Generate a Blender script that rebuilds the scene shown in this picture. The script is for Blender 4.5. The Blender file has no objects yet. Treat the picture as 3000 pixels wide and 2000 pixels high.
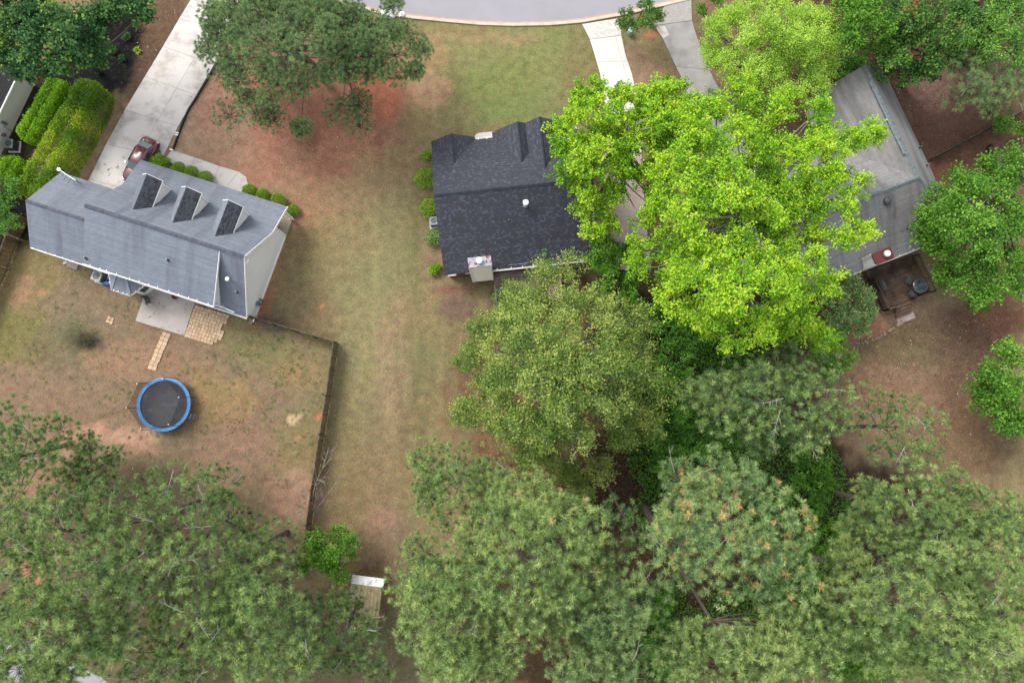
import bpy, math, random
import numpy as np
from mathutils import Vector, Matrix

# ------------------------------------------------------------------ camera, light, exposure
sc = bpy.context.scene
COL = sc.collection
CAM_H, FPX, NADIR_Y = 62.0, 2000.0, 1220.0
TILT = math.atan((NADIR_Y - 1000) / FPX)
CA, SA = math.cos(TILT), math.sin(TILT)
cam_d = bpy.data.cameras.new('camera')
cam = bpy.data.objects.new('camera', cam_d)
COL.objects.link(cam)
cam.location = (0, 0, CAM_H)
cam.rotation_euler = (TILT, 0, 0)
cam_d.sensor_fit = 'HORIZONTAL'
cam_d.sensor_width = 36.0
cam_d.lens = 36.0 * FPX / 3000.0
cam_d.clip_start = 0.5
cam_d.clip_end = 3000
sc.camera = cam

SUN_EL, SUN_AZ = math.radians(50), math.radians(138)   # azimuth of the sun measured from +x, counter-clockwise
w = bpy.data.worlds.new('World')
sc.world = w
w.use_nodes = True
wn = w.node_tree.nodes
wl = w.node_tree.links
bg = wn['Background']
sky = wn.new('ShaderNodeTexSky')
sky.sky_type = 'NISHITA'
sky.sun_disc = False
sky.sun_elevation = SUN_EL
sky.sun_rotation = math.pi / 2 - SUN_AZ
sky.air_density = 1.0
sky.dust_density = 5.0
sky.ozone_density = 0.4
# thin even overcast: most of the light is the pale cloud layer, the rest the clear-sky gradient behind it
ov = wn.new('ShaderNodeMix')
ov.data_type = 'RGBA'
ov.inputs[0].default_value = 0.70
ov.inputs[7].default_value = (4.6, 4.7, 4.85, 1)
wl.new(sky.outputs['Color'], ov.inputs[6])
wl.new(ov.outputs[2], bg.inputs['Color'])
bg.inputs['Strength'].default_value = 0.15
sun_d = bpy.data.lights.new('sun', 'SUN')
sun = bpy.data.objects.new('sun', sun_d)
COL.objects.link(sun)
sun_d.energy = 1.5
sun_d.angle = math.radians(24)
sun_d.color = (1.0, 0.965, 0.92)
sdir = Vector((math.cos(SUN_EL) * math.cos(SUN_AZ), math.cos(SUN_EL) * math.sin(SUN_AZ), math.sin(SUN_EL)))
sun.rotation_euler = sdir.to_track_quat('Z', 'Y').to_euler()
sc.view_settings.view_transform = 'Standard'
sc.view_settings.look = 'None'
sc.view_settings.gamma = 1.0
sc.view_settings.use_curve_mapping = False
sc.view_settings.exposure = 1.4
sc.render.engine = 'CYCLES'
sc.cycles.max_bounces = 8
sc.cycles.diffuse_bounces = 4
sc.cycles.transmission_bounces = 4
sc.cycles.transparent_max_bounces = 8

# ------------------------------------------------------------------ helpers
def at(px, py, z=0.0):
    """world point on the level z seen at photo position px, py (photo is 3000 x 2000)"""
    u = (px - 1500) / FPX
    v = -(py - 1000) / FPX
    d = (u, v * CA + SA, v * SA - CA)
    t = (z - CAM_H) / d[2]
    return np.array([d[0] * t, d[1] * t, z])

def pix_arr(x, y):
    f = y * SA + CAM_H * CA
    up = y * CA - CAM_H * SA
    return 1500 + FPX * x / f, 1000 - FPX * up / f

def lin(c):
    c = c / 255.0
    return c / 12.92 if c <= 0.04045 else ((c + 0.055) / 1.055) ** 2.4

KA = 0.44
def C(r, g, b, k=None):
    k = KA if k is None else k
    return (lin(r) * k, lin(g) * k, lin(b) * k)

def tag(o, label=None, cat=None, group=None, kind=None):
    if label: o['label'] = label
    if cat: o['category'] = cat
    if group: o['group'] = group
    if kind: o['kind'] = kind
    return o

def empty(name, loc=(0, 0, 0), rz=0.0):
    o = bpy.data.objects.new(name, None)
    o.empty_display_size = 0.2
    COL.objects.link(o)
    o.location = loc
    o.rotation_euler = (0, 0, rz)
    return o

def vnoise(x, y, seed=0):
    r = np.random.RandomState(seed)
    N = 256
    g = r.rand(N, N)
    xi = np.floor(x).astype(int); yi = np.floor(y).astype(int)
    fx = x - xi; fy = y - yi
    fx = fx * fx * (3 - 2 * fx); fy = fy * fy * (3 - 2 * fy)
    a = g[xi % N, yi % N]; b = g[(xi + 1) % N, yi % N]; c = g[xi % N, (yi + 1) % N]; d = g[(xi + 1) % N, (yi + 1) % N]
    return (a * (1 - fx) + b * fx) * (1 - fy) + (c * (1 - fx) + d * fx) * fy

def fbm(x, y, seed=0, o=4):
    s = 0; a = 0.5; t = 0
    for k in range(o):
        s = s + a * vnoise(x * 2 ** k, y * 2 ** k, seed + k); t += a; a *= 0.55
    return s / t

def raw_mesh(name, V, loops, totals, mat=None, parent=None, tint=None, smooth=False, col=None):
    """numpy mesh -> object"""
    me = bpy.data.meshes.new(name)
    V = np.asarray(V, dtype=np.float32)
    loops = np.asarray(loops, dtype=np.int32); totals = np.asarray(totals, dtype=np.int32)
    me.vertices.add(len(V)); me.vertices.foreach_set('co', V.ravel())
    me.loops.add(len(loops)); me.loops.foreach_set('vertex_index', loops)
    me.polygons.add(len(totals))
    starts = np.concatenate(([0], np.cumsum(totals)[:-1])).astype(np.int32)
    me.polygons.foreach_set('loop_start', starts)
    me.polygons.foreach_set('loop_total', totals)
    me.update(calc_edges=True)
    if tint is not None:
        a = me.attributes.new('tint', 'FLOAT', 'FACE')
        a.data.foreach_set('value', np.asarray(tint, dtype=np.float32))
    if col is not None:
        a = me.attributes.new('Col', 'FLOAT_COLOR', 'POINT')
        c4 = np.ones((len(V), 4), dtype=np.float32); c4[:, :3] = col
        a.data.foreach_set('color', c4.ravel())
    if not smooth: me.shade_flat()
    if mat: me.materials.append(mat)
    o = bpy.data.objects.new(name, me)
    COL.objects.link(o)
    if parent: o.parent = parent
    return o

class MB:
    """collects faces and links them as one mesh object"""
    def __init__(s): s.v = []; s.f = []; s.t = []
    def add(s, verts, faces, tint=0.5):
        n = len(s.v)
        s.v += [tuple(map(float, p)) for p in verts]
        for f in faces:
            s.f.append([i + n for i in f]); s.t.append(tint)
        return s
    def poly(s, pts, tint=0.5): return s.add(pts, [list(range(len(pts)))], tint)
    def box(s, c, size, rz=0.0, tint=0.5, M=None):
        hx, hy, hz = size[0] / 2, size[1] / 2, size[2] / 2
        P = [(-hx, -hy, -hz), (hx, -hy, -hz), (hx, hy, -hz), (-hx, hy, -hz), (-hx, -hy, hz), (hx, -hy, hz), (hx, hy, hz), (-hx, hy, hz)]
        cr, sr = math.cos(rz), math.sin(rz)
        Q = [(c[0] + x * cr - y * sr, c[1] + x * sr + y * cr, c[2] + z) for x, y, z in P]
        if M is not None: Q = [tuple(M @ Vector(q)) for q in Q]
        return s.add(Q, [[0, 3, 2, 1], [4, 5, 6, 7], [0, 1, 5, 4], [1, 2, 6, 5], [2, 3, 7, 6], [3, 0, 4, 7]], tint)
    def bar(s, p, q, w, h, tint=0.5, up=(0, 0, 1)):
        p = Vector(p); q = Vector(q); d = (q - p)
        if d.length < 1e-6: return s
        d.normalize(); u = Vector(up)
        sd = d.cross(u)
        if sd.length < 1e-3: sd = d.cross(Vector((1, 0, 0)))
        sd.normalize(); u = sd.cross(d)
        P = []
        for e in (p, q):
            for a, b in ((-1, -1), (1, -1), (1, 1), (-1, 1)):
                P.append(e + sd * a * w / 2 + u * b * h / 2)
        return s.add(P, [[0, 1, 2, 3], [7, 6, 5, 4], [0, 4, 5, 1], [1, 5, 6, 2], [2, 6, 7, 3], [3, 7, 4, 0]], tint)
    def tube(s, pts, rad, n=6, tint=0.5, cap=True):
        pts = [Vector(p) for p in pts]
        if not hasattr(rad, '__len__'): rad = [rad] * len(pts)
        V = []; F = []
        for i, p in enumerate(pts):
            d = (pts[min(i + 1, len(pts) - 1)] - pts[max(i - 1, 0)])
            if d.length < 1e-9: d = Vector((0, 0, 1))
            d.normalize()
            a = d.cross(Vector((0.13, 0.27, 0.95)))
            if a.length < 1e-3: a = d.cross(Vector((1, 0, 0)))
            a.normalize(); b = d.cross(a)
            for k in range(n):
                t = 2 * math.pi * k / n
                V.append(p + (a * math.cos(t) + b * math.sin(t)) * rad[i])
        for i in range(len(pts) - 1):
            for k in range(n):
                F.append([i * n + k, i * n + (k + 1) % n, (i + 1) * n + (k + 1) % n, (i + 1) * n + k])
        if cap:
            F.append(list(range(n))[::-1]); F.append([(len(pts) - 1) * n + k for k in range(n)])
        return s.add(V, F, tint)
    def lathe(s, c, prof, n=16, tint=0.5):
        V = []; F = []
        for r, z in prof:
            for k in range(n):
                t = 2 * math.pi * k / n
                V.append((c[0] + r * math.cos(t), c[1] + r * math.sin(t), c[2] + z))
        for i in range(len(prof) - 1):
            for k in range(n):
                F.append([i * n + k, i * n + (k + 1) % n, (i + 1) * n + (k + 1) % n, (i + 1) * n + k])
        if prof[0][0] > 1e-4: F.append(list(range(n))[::-1])
        if prof[-1][0] > 1e-4: F.append([(len(prof) - 1) * n + k for k in range(n)])
        return s.add(V, F, tint)
    def prism(s, pts2, z0, z1, tint=0.5):
        n = len(pts2)
        a = sum(pts2[i][0] * pts2[(i + 1) % n][1] - pts2[(i + 1) % n][0] * pts2[i][1] for i in range(n))
        if a < 0: pts2 = pts2[::-1]
        V = [(p[0], p[1], z0) for p in pts2] + [(p[0], p[1], z1) for p in pts2]
        F = [list(range(n))[::-1], list(range(n, 2 * n))] + [[i, (i + 1) % n, n + (i + 1) % n, n + i] for i in range(n)]
        return s.add(V, F, tint)
    def extr(s, A, B, tint=0.5):
        """solid between two matching polygons"""
        n = len(A)
        return s.add(list(A) + list(B), [list(range(n))[::-1], list(range(n, 2 * n))] + [[i, (i + 1) % n, n + (i + 1) % n, n + i] for i in range(n)], tint)
    def build(s, name, mat, parent=None, smooth=False, kind=None):
        lp = [i for f in s.f for i in f]
        o = raw_mesh(name, np.array(s.v, dtype=np.float32).reshape(-1, 3), lp, [len(f) for f in s.f], mat, parent, s.t, smooth)
        if kind: o['kind'] = kind
        return o

# ------------------------------------------------------------------ materials
def nodes(name):
    m = bpy.data.materials.new(name); m.use_nodes = True
    return m, m.node_tree.nodes, m.node_tree.links, m.node_tree.nodes['Principled BSDF']

def mixrgb(N, L, fac, a, b, mode='MIX'):
    n = N.new('ShaderNodeMix'); n.data_type = 'RGBA'; n.blend_type = mode
    if isinstance(fac, (int, float)): n.inputs[0].default_value = fac
    else: L.new(fac, n.inputs[0])
    for i, x in ((6, a), (7, b)):
        if isinstance(x, tuple): n.inputs[i].default_value = (*x[:3], 1)
        else: L.new(x, n.inputs[i])
    return n.outputs[2]

def mrange(N, L, x, a, b, c, d):
    n = N.new('ShaderNodeMapRange'); n.clamp = True
    L.new(x, n.inputs[0])
    for i, v in enumerate((a, b, c, d)): n.inputs[1 + i].default_value = v
    return n.outputs[0]

def noise(N, L, scale, detail=4, rough=0.6, vec=None, out='Fac'):
    n = N.new('ShaderNodeTexNoise'); n.inputs['Scale'].default_value = scale
    n.inputs['Detail'].default_value = detail; n.inputs['Roughness'].default_value = rough
    if vec is None:
        g = N.new('ShaderNodeNewGeometry'); vec = g.outputs['Position']
    L.new(vec, n.inputs['Vector'])
    return n.outputs[out]

def M(name, c1, c2=None, scale=3.0, lo=0.35, hi=0.65, rough=0.8, spec=0.3, metal=0.0, tint=0.0, rnd=0.0, bump=0.0, bscale=20.0,
      stain_or_sheen=None, sscale=0.8, slo=0.5, shi=0.7, emis=None):
    m, N, L, P = nodes(name)
    c2 = c2 or tuple(x * 0.8 for x in c1)
    col = mixrgb(N, L, mrange(N, L, noise(N, L, scale), lo, hi, 0, 1), c1, c2)
    if stain_or_sheen:
        col = mixrgb(N, L, mrange(N, L, noise(N, L, sscale, 5, 0.65), slo, shi, 0, 1), col, stain_or_sheen)
    if tint:
        a = N.new('ShaderNodeAttribute'); a.attribute_name = 'tint'
        f = mrange(N, L, a.outputs['Fac'], 0, 1, 1 - tint, 1 + tint)
        cm = N.new('ShaderNodeVectorMath'); cm.operation = 'SCALE'
        L.new(col, cm.inputs[0]); L.new(f, cm.inputs['Scale']); col = cm.outputs[0]
    if rnd:
        a = N.new('ShaderNodeObjectInfo')
        f = mrange(N, L, a.outputs['Random'], 0, 1, 1 - rnd, 1 + rnd)
        cm = N.new('ShaderNodeVectorMath'); cm.operation = 'SCALE'
        L.new(col, cm.inputs[0]); L.new(f, cm.inputs['Scale']); col = cm.outputs[0]
    L.new(col, P.inputs['Base Color'])
    P.inputs['Roughness'].default_value = rough
    P.inputs['Specular IOR Level'].default_value = spec
    P.inputs['Metallic'].default_value = metal
    if bump:
        b = N.new('ShaderNodeBump'); b.inputs['Strength'].default_value = bump; b.inputs['Distance'].default_value = 0.02
        L.new(noise(N, L, bscale, 5), b.inputs['Height']); L.new(b.outputs[0], P.inputs['Normal'])
    return m

def LEAF(name, stops, trans=0.3, rough=0.6, spec=0.15, gain=(1.42, 1.49, 1.14)):
    m, N, L, P = nodes(name)
    a = N.new('ShaderNodeAttribute'); a.attribute_name = 'tint'
    r = N.new('ShaderNodeValToRGB')
    e = r.color_ramp.elements
    while len(e) < len(stops): e.new(0.5)
    for i, (p, c) in enumerate(stops):
        e[i].position = p; e[i].color = (c[0] * gain[0], c[1] * gain[1], c[2] * gain[2], 1)
    L.new(a.outputs['Fac'], r.inputs[0])
    L.new(r.outputs[0], P.inputs['Base Color'])
    P.inputs['Roughness'].default_value = rough
    P.inputs['Specular IOR Level'].default_value = spec
    t = N.new('ShaderNodeBsdfTranslucent')
    L.new(r.outputs[0], t.inputs['Color'])
    x = N.new('ShaderNodeMixShader'); x.inputs[0].default_value = trans
    L.new(P.outputs[0], x.inputs[1]); L.new(t.outputs[0], x.inputs[2])
    L.new(x.outputs[0], N['Material Output'].inputs['Surface'])
    return m

def SHINGLE(name, c1, c2, tint, stain_or_sheen=None, axis=None, slo=0.5, shi=0.75, speck=0):
    """granular asphalt shingle with algae streaks that run down the slope"""
    m, N, L, P = nodes(name)
    col = mixrgb(N, L, mrange(N, L, noise(N, L, 22, 3), 0.3, 0.7, 0, 1), c1, c2)
    a = N.new('ShaderNodeAttribute'); a.attribute_name = 'tint'
    f = mrange(N, L, a.outputs['Fac'], 0, 1, 1 - tint, 1 + tint)
    if speck:
        pw = N.new('ShaderNodeMath'); pw.operation = 'POWER'; L.new(a.outputs['Fac'], pw.inputs[0]); pw.inputs[1].default_value = 5
        ma = N.new('ShaderNodeMath'); ma.operation = 'MULTIPLY_ADD'; L.new(pw.outputs[0], ma.inputs[0]); ma.inputs[1].default_value = speck; ma.inputs[2].default_value = 0.8
        f = ma.outputs[0]
    cm = N.new('ShaderNodeVectorMath'); cm.operation = 'SCALE'
    L.new(col, cm.inputs[0]); L.new(f, cm.inputs['Scale']); col = cm.outputs[0]
    if stain_or_sheen:
        g = N.new('ShaderNodeNewGeometry')
        mp = N.new('ShaderNodeMapping'); mp.inputs['Rotation'].default_value = (0, 0, -axis); mp.inputs['Scale'].default_value = (0.9, 0.12, 0.12)
        # vector type TEXTURE would invert: POINT keeps scale after rotation
        L.new(g.outputs['Position'], mp.inputs['Vector'])
        mp.vector_type = 'POINT'
        rot = N.new('ShaderNodeVectorRotate'); rot.rotation_type = 'Z_AXIS'; rot.inputs['Angle'].default_value = -axis
        L.new(g.outputs['Position'], rot.inputs['Vector'])
        mp.inputs['Rotation'].default_value = (0, 0, 0)
        L.new(rot.outputs[0], mp.inputs['Vector'])
        s1 = mrange(N, L, noise(N, L, 1.0, 5, 0.6, mp.outputs[0]), slo, shi, 0, 1)
        col = mixrgb(N, L, s1, col, stain_or_sheen)
    L.new(col, P.inputs['Base Color'])
    P.inputs['Roughness'].default_value = 0.75
    P.inputs['Specular IOR Level'].default_value = 0.35
    b = N.new('ShaderNodeBump'); b.inputs['Strength'].default_value = 0.35; b.inputs['Distance'].default_value = 0.01
    L.new(noise(N, L, 60, 2), b.inputs['Height']); L.new(b.outputs[0], P.inputs['Normal'])
    return m

MAT = {}
RA, RB, RCC = math.radians(-18), math.radians(6.15), math.radians(21.5)
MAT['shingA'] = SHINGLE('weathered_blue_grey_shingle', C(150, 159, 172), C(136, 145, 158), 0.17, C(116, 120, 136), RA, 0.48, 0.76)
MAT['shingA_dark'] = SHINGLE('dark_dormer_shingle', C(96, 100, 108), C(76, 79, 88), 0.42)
MAT['shingB'] = SHINGLE('dark_slate_shingle', C(71, 75, 88), C(61, 65, 77), 0.85, speck=1.15)
MAT['shingC'] = SHINGLE('aged_grey_shingle', C(172, 171, 170), C(150, 149, 149), 0.2, C(92, 93, 97), RCC, 0.50, 0.80)
MAT['shingD'] = SHINGLE('black_shingle', C(46, 46, 52), C(36, 36, 42), 0.2)
MAT['capA'] = M('ridge_cap_grey', C(120, 127, 140), C(98, 105, 118), 4, rough=0.8, tint=0.15)
MAT['capB'] = M('ridge_cap_dark', C(66, 74, 88), C(52, 58, 70), 6, rough=0.8, tint=0.2)
MAT['capC'] = M('ridge_cap_pale', C(150, 162, 166), C(120, 130, 134), 4, rough=0.8, tint=0.12)
MAT['white'] = M('white_trim', (0.74, 0.74, 0.73), (0.66, 0.66, 0.64), 2, rough=0.5, spec=0.4)
MAT['cream'] = M('cream_paint', (.80, .76, .65), (.72, .69, .58), 1.5, rough=0.6)
MAT['metal'] = M('galvanised_metal', C(176, 186, 190), C(140, 150, 154), 5, rough=0.45, metal=0.3)
MAT['blackpipe'] = M('black_rubber', (0.03, 0.03, 0.035), (0.05, 0.05, 0.055), 5, rough=0.6)
MAT['dkmetal'] = M('dark_metal', (0.035, 0.04, 0.042), (0.06, 0.065, 0.07), 5, rough=0.5)
MAT['grille'] = M('grille_metal', C(150, 160, 160), C(120, 128, 130), 8, rough=0.5, metal=0.2)
MAT['concrete'] = M('pale_concrete', C(210, 206, 201, .68), C(200, 195, 190, .68), 0.5, 0.3, 0.7, rough=0.9, bump=0.15, rnd=0.05, stain_or_sheen=C(168, 158, 148, .62), sscale=0.55, slo=0.48, shi=0.72)
MAT['concreteW'] = M('bleached_concrete', C(236, 233, 228, 0.52), C(228, 224, 217, 0.52), 0.5, rough=0.9, bump=0.1, rnd=0.03, stain_or_sheen=C(215, 208, 200, 0.56), sscale=0.4, slo=0.6, shi=0.8)
MAT['concreteG'] = M('weathered_grey_concrete', C(176, 173, 171, .56), C(158, 155, 153, .56), 0.8, rough=0.9, bump=0.2, rnd=0.05, stain_or_sheen=C(140, 137, 136, .56), sscale=0.7, slo=0.5, shi=0.8)
MAT['patio'] = M('patio_concrete', C(192, 184, 178, .56), C(178, 170, 164, .56), 0.6, rough=0.9, bump=0.12, stain_or_sheen=C(156, 148, 144, .56), sscale=0.5, slo=0.55, shi=0.8)
MAT['slabdark'] = M('shaded_driveway_slab', C(205, 190, 182), C(190, 175, 168), 0.8, rough=0.9, bump=0.15, rnd=0.04, stain_or_sheen=C(165, 145, 135), sscale=0.6, slo=0.5, shi=0.8)
MAT['joint'] = M('joint_dirt', C(130, 120, 108), C(104, 96, 86), 6, rough=0.95)
MAT['asphalt'] = M('faded_asphalt', C(188, 186, 194, 0.44), C(180, 178, 186, 0.44), 0.4, 0.3, 0.7, rough=0.9, bump=0.25, bscale=40, stain_or_sheen=C(170, 168, 174, 0.44), sscale=0.15, slo=0.5, shi=0.8)
MAT['kerb'] = M('kerb_concrete', C(222, 208, 190, .56), C(206, 188, 168, .56), 1.2, rough=0.9, bump=0.2, stain_or_sheen=C(190, 156, 130, .56), sscale=1.2, slo=0.62, shi=0.75)
MAT['gutterpan'] = M('stained_gutter_concrete', C(202, 184, 172, .52), C(190, 164, 148, .52), 1.5, rough=0.9, bump=0.2)
MAT['paver'] = M('tan_paver', C(212, 184, 152, .56), C(198, 168, 138, .56), 3, rough=0.9, bump=0.25, rnd=0.13)
MAT['paverW'] = M('white_brick_paver', C(236, 232, 226, 0.58), C(214, 208, 200, 0.58), 3, rough=0.9, tint=0.06)
MAT['paverG'] = M('grey_brick_paver', C(192, 188, 184, .56), C(176, 172, 168, .56), 3, rough=0.9, tint=0.08)
MAT['fence'] = M('weathered_fence_wood', C(150, 130, 98, .5), C(124, 106, 80, .5), 3, rough=0.9, rnd=0.25, bump=0.2)
MAT['fencetop'] = M('grey_fence_wood', C(140, 130, 114), C(104, 92, 78), 3, rough=0.9, rnd=0.15)
MAT['fencenew'] = M('brown_fence_wood', C(150, 124, 82, .5), C(120, 98, 62, .5), 3, rough=0.9, rnd=0.22, bump=0.2)
MAT['deckC'] = M('dark_deck_wood', C(112, 88, 72), C(78, 60, 52), 1.2, rough=0.75, rnd=0.22, stain_or_sheen=C(52, 42, 40), sscale=0.6, slo=0.5, shi=0.75)
MAT['stepC'] = M('brown_step_wood', C(140, 112, 92), C(108, 84, 70), 2, rough=0.85, rnd=0.1)
MAT['deckB'] = M('grey_deck_wood', C(186, 166, 150), C(160, 138, 122), 2, rough=0.85, rnd=0.12)
MAT['brick'] = M('red_brick', C(150, 98, 80), C(124, 76, 60), 6, rough=0.9, bump=0.3)
MAT['rustcap'] = M('rusted_painted_metal', C(200, 208, 220), C(182, 190, 204), 2, rough=0.5, stain_or_sheen=C(172, 66, 34), sscale=2.3, slo=0.53, shi=0.57)
MAT['redcap'] = M('red_rusted_metal', C(138, 72, 68), C(118, 58, 54), 2, rough=0.7)
MAT['glass'] = M('window_glass', (0.03, 0.035, 0.04), (0.05, 0.055, 0.06), 2, rough=0.08, spec=0.6)
MAT['blue'] = M('blue_plastic', C(36, 104, 176), C(28, 84, 150), 3, rough=0.4, spec=0.5)
MAT['green_box'] = M('utility_green', C(150, 196, 176), C(128, 176, 156), 3, rough=0.6)
MAT['bark'] = M('grey_brown_bark', C(112, 94, 78), C(78, 64, 52), 7, rough=0.95, bump=0.5, bscale=9)
MAT['pinebark'] = M('pine_bark', C(126, 112, 104, .6), C(88, 76, 70, .6), 8, rough=0.95, bump=0.6, bscale=8)
MAT['palebark'] = M('pale_twig_bark', C(186, 180, 168), C(150, 144, 132), 5, rough=0.9)
MAT['twig'] = M('twig_bark', C(120, 110, 96), C(92, 82, 70), 5, rough=0.9)
MAT['deadwood'] = M('bleached_dead_wood', C(206, 200, 192), C(168, 160, 150), 4, rough=0.9)
MAT['landtimber'] = M('dark_landscape_timber', C(66, 70, 68), C(48, 50, 48), 4, rough=0.9)
MAT['stone'] = M('edging_stone', C(190, 166, 144), C(158, 134, 116), 5, rough=0.9, rnd=0.2)
MAT['tan_roof'] = M('straw_covered_metal', C(204, 186, 146), C(168, 150, 112), 2.2, rough=0.8, stain_or_sheen=C(120, 96, 66), sscale=3, slo=0.55, shi=0.7)
MAT['soil'] = M('red_clay', C(190, 112, 84), C(160, 92, 68), 5, rough=0.95)

def siding(name, c, axis):
    m, N, L, P = nodes(name)
    g = N.new('ShaderNodeNewGeometry')
    sp = N.new('ShaderNodeSeparateXYZ'); L.new(g.outputs['Position'], sp.inputs[0])
    mm = N.new('ShaderNodeMath'); mm.operation = 'MULTIPLY'; mm.inputs[1].default_value = 1 / 0.115; L.new(sp.outputs[2], mm.inputs[0])
    fr = N.new('ShaderNodeMath'); fr.operation = 'FRACT'; L.new(mm.outputs[0], fr.inputs[0])
    col = mixrgb(N, L, mrange(N, L, noise(N, L, 0.8), 0.3, 0.7, 0, 1), c, tuple(x * 0.93 for x in c))
    L.new(col, P.inputs['Base Color']); P.inputs['Roughness'].default_value = 0.6
    b = N.new('ShaderNodeBump'); b.inputs['Strength'].default_value = 0.7; b.inputs['Distance'].default_value = 0.02; b.invert = True
    L.new(fr.outputs[0], b.inputs['Height']); L.new(b.outputs[0], P.inputs['Normal'])
    return m
MAT['sidA'] = siding('light_grey_lap_siding', (.66, .66, .63), 0)
MAT['sidD'] = siding('beige_lap_siding', (.50, .48, .42), 0)
MAT['sidC'] = siding('white_lap_siding', (.66, .66, .68), 0)

# leaf colour ramps
MAT['lf_gum'] = LEAF('sweetgum_leaf', gain=(0.96, 1.04, 1.3), trans=.32, stops=[(0, (0.085, 0.20, 0.012)), (0.5, (0.215, 0.40, 0.014)), (1, (0.41, 0.53, 0.03))])
MAT['lf_oak'] = LEAF('olive_oak_leaf', [(0, (0.05, 0.098, 0.022)), (0.55, (0.112, 0.168, 0.045)), (1, (0.25, 0.275, 0.09))], 0.28)
MAT['lf_yel'] = LEAF('yellow_green_leaf', [(0, (0.12, 0.21, 0.03)), (0.6, (0.21, 0.33, 0.05)), (1, (0.32, 0.43, 0.09))], 0.34)
MAT['lf_dark'] = LEAF('dark_green_leaf', [(0, (0.028, 0.075, 0.016)), (0.6, (0.065, 0.15, 0.028)), (1, (0.14, 0.24, 0.05))], 0.25)
MAT['lf_mid'] = LEAF('mid_green_leaf', [(0, (0.032, 0.088, 0.012)), (0.6, (0.066, 0.155, 0.02)), (1, (0.13, 0.24, 0.04))], 0.28)
MAT['lf_rust'] = LEAF('green_leaf_with_rust', [(0, (0.02, 0.055, 0.016)), (0.6, (0.046, 0.105, 0.026)), (0.93, (0.09, 0.16, 0.035)), (0.97, (0.16, 0.075, 0.035))], 0.25)
MAT['lf_blue'] = LEAF('blue_green_leaf', [(0, (0.014, 0.045, 0.018)), (0.55, (0.03, 0.078, 0.03)), (0.9, (0.06, 0.115, 0.036)), (1, (0.11, 0.17, 0.035))], 0.2)
MAT['lf_gloss'] = LEAF('glossy_dark_leaf', [(0, (0.035, 0.08, 0.022)), (0.6, (0.09, 0.155, 0.048)), (1, (0.2, 0.25, 0.11))], 0.15, 0.35, 0.5)
MAT['lf_hedge'] = LEAF('hedge_leaf', [(0, (0.045, 0.10, 0.015)), (0.5, (0.11, 0.19, 0.015)), (0.8, (0.25, 0.32, 0.02)), (0.97, (0.30, 0.30, 0.03)), (1, (0.25, 0.12, 0.07))], 0.25)
MAT['lf_hedge2'] = LEAF('clipped_hedge_leaf', [(0, (0.06, 0.14, 0.01)), (0.5, (0.12, 0.24, 0.012)), (1, (0.26, 0.38, 0.02))], 0.25)
MAT['lf_box'] = LEAF('boxwood_leaf', [(0, (0.06, 0.12, 0.015)), (0.5, (0.12, 0.205, 0.02)), (1, (0.20, 0.28, 0.04))], 0.2)
MAT['lf_ivy'] = LEAF('ground_cover_leaf', [(0, (0.022, 0.07, 0.014)), (0.6, (0.045, 0.12, 0.018)), (1, (0.09, 0.2, 0.03))], 0.2)
MAT['lf_weed'] = LEAF('weed_leaf', [(0, (0.06, 0.10, 0.035)), (1, (0.13, 0.18, 0.06))], 0.2)
MAT['lf_litter'] = LEAF('fallen_leaf', [(0, (0.05, 0.026, 0.018)), (0.6, (0.13, 0.065, 0.042)), (0.93, (0.24, 0.13, 0.08)), (1, (0.5, 0.4, 0.28))], 0.1, 0.8)
PN = [(0, (0.026, 0.062, 0.022)), (0.5, (0.105, 0.162, 0.052)), (0.78, (0.21, 0.268, 0.085)), (0.84, (0.24, 0.20, 0.09)), (0.90, (0.27, 0.20, 0.095)), (0.94, (0.40, 0.42, 0.2)), (1, (0.46, 0.47, 0.24))]
MAT['pn'] = LEAF('pine_needle', PN, 0.22, gain=(1.62, 1.60, 1.55))
PB = [(0, (0.028, 0.07, 0.03)), (0.5, (0.095, 0.17, 0.066)), (0.78, (0.19, 0.27, 0.10)), (0.84, (0.23, 0.20, 0.09)), (0.90, (0.30, 0.21, 0.09)), (0.94, (0.36, 0.42, 0.2)), (1, (0.42, 0.46, 0.24))]
MAT['pnb'] = LEAF('bluish_pine_needle', PB, 0.22, gain=(1.72, 1.54, 1.42))
PD = [(0, (0.035, 0.075, 0.03)), (0.5, (0.085, 0.14, 0.055)), (0.78, (0.14, 0.20, 0.075)), (0.84, (0.2, 0.17, 0.07)), (0.90, (0.26, 0.17, 0.07)), (0.94, (0.24, 0.28, 0.12)), (1, (0.28, 0.3, 0.14))]
MAT['pnd'] = LEAF('dark_pine_needle', PD, 0.22, gain=(1.66, 1.6, 1.55))

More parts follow.
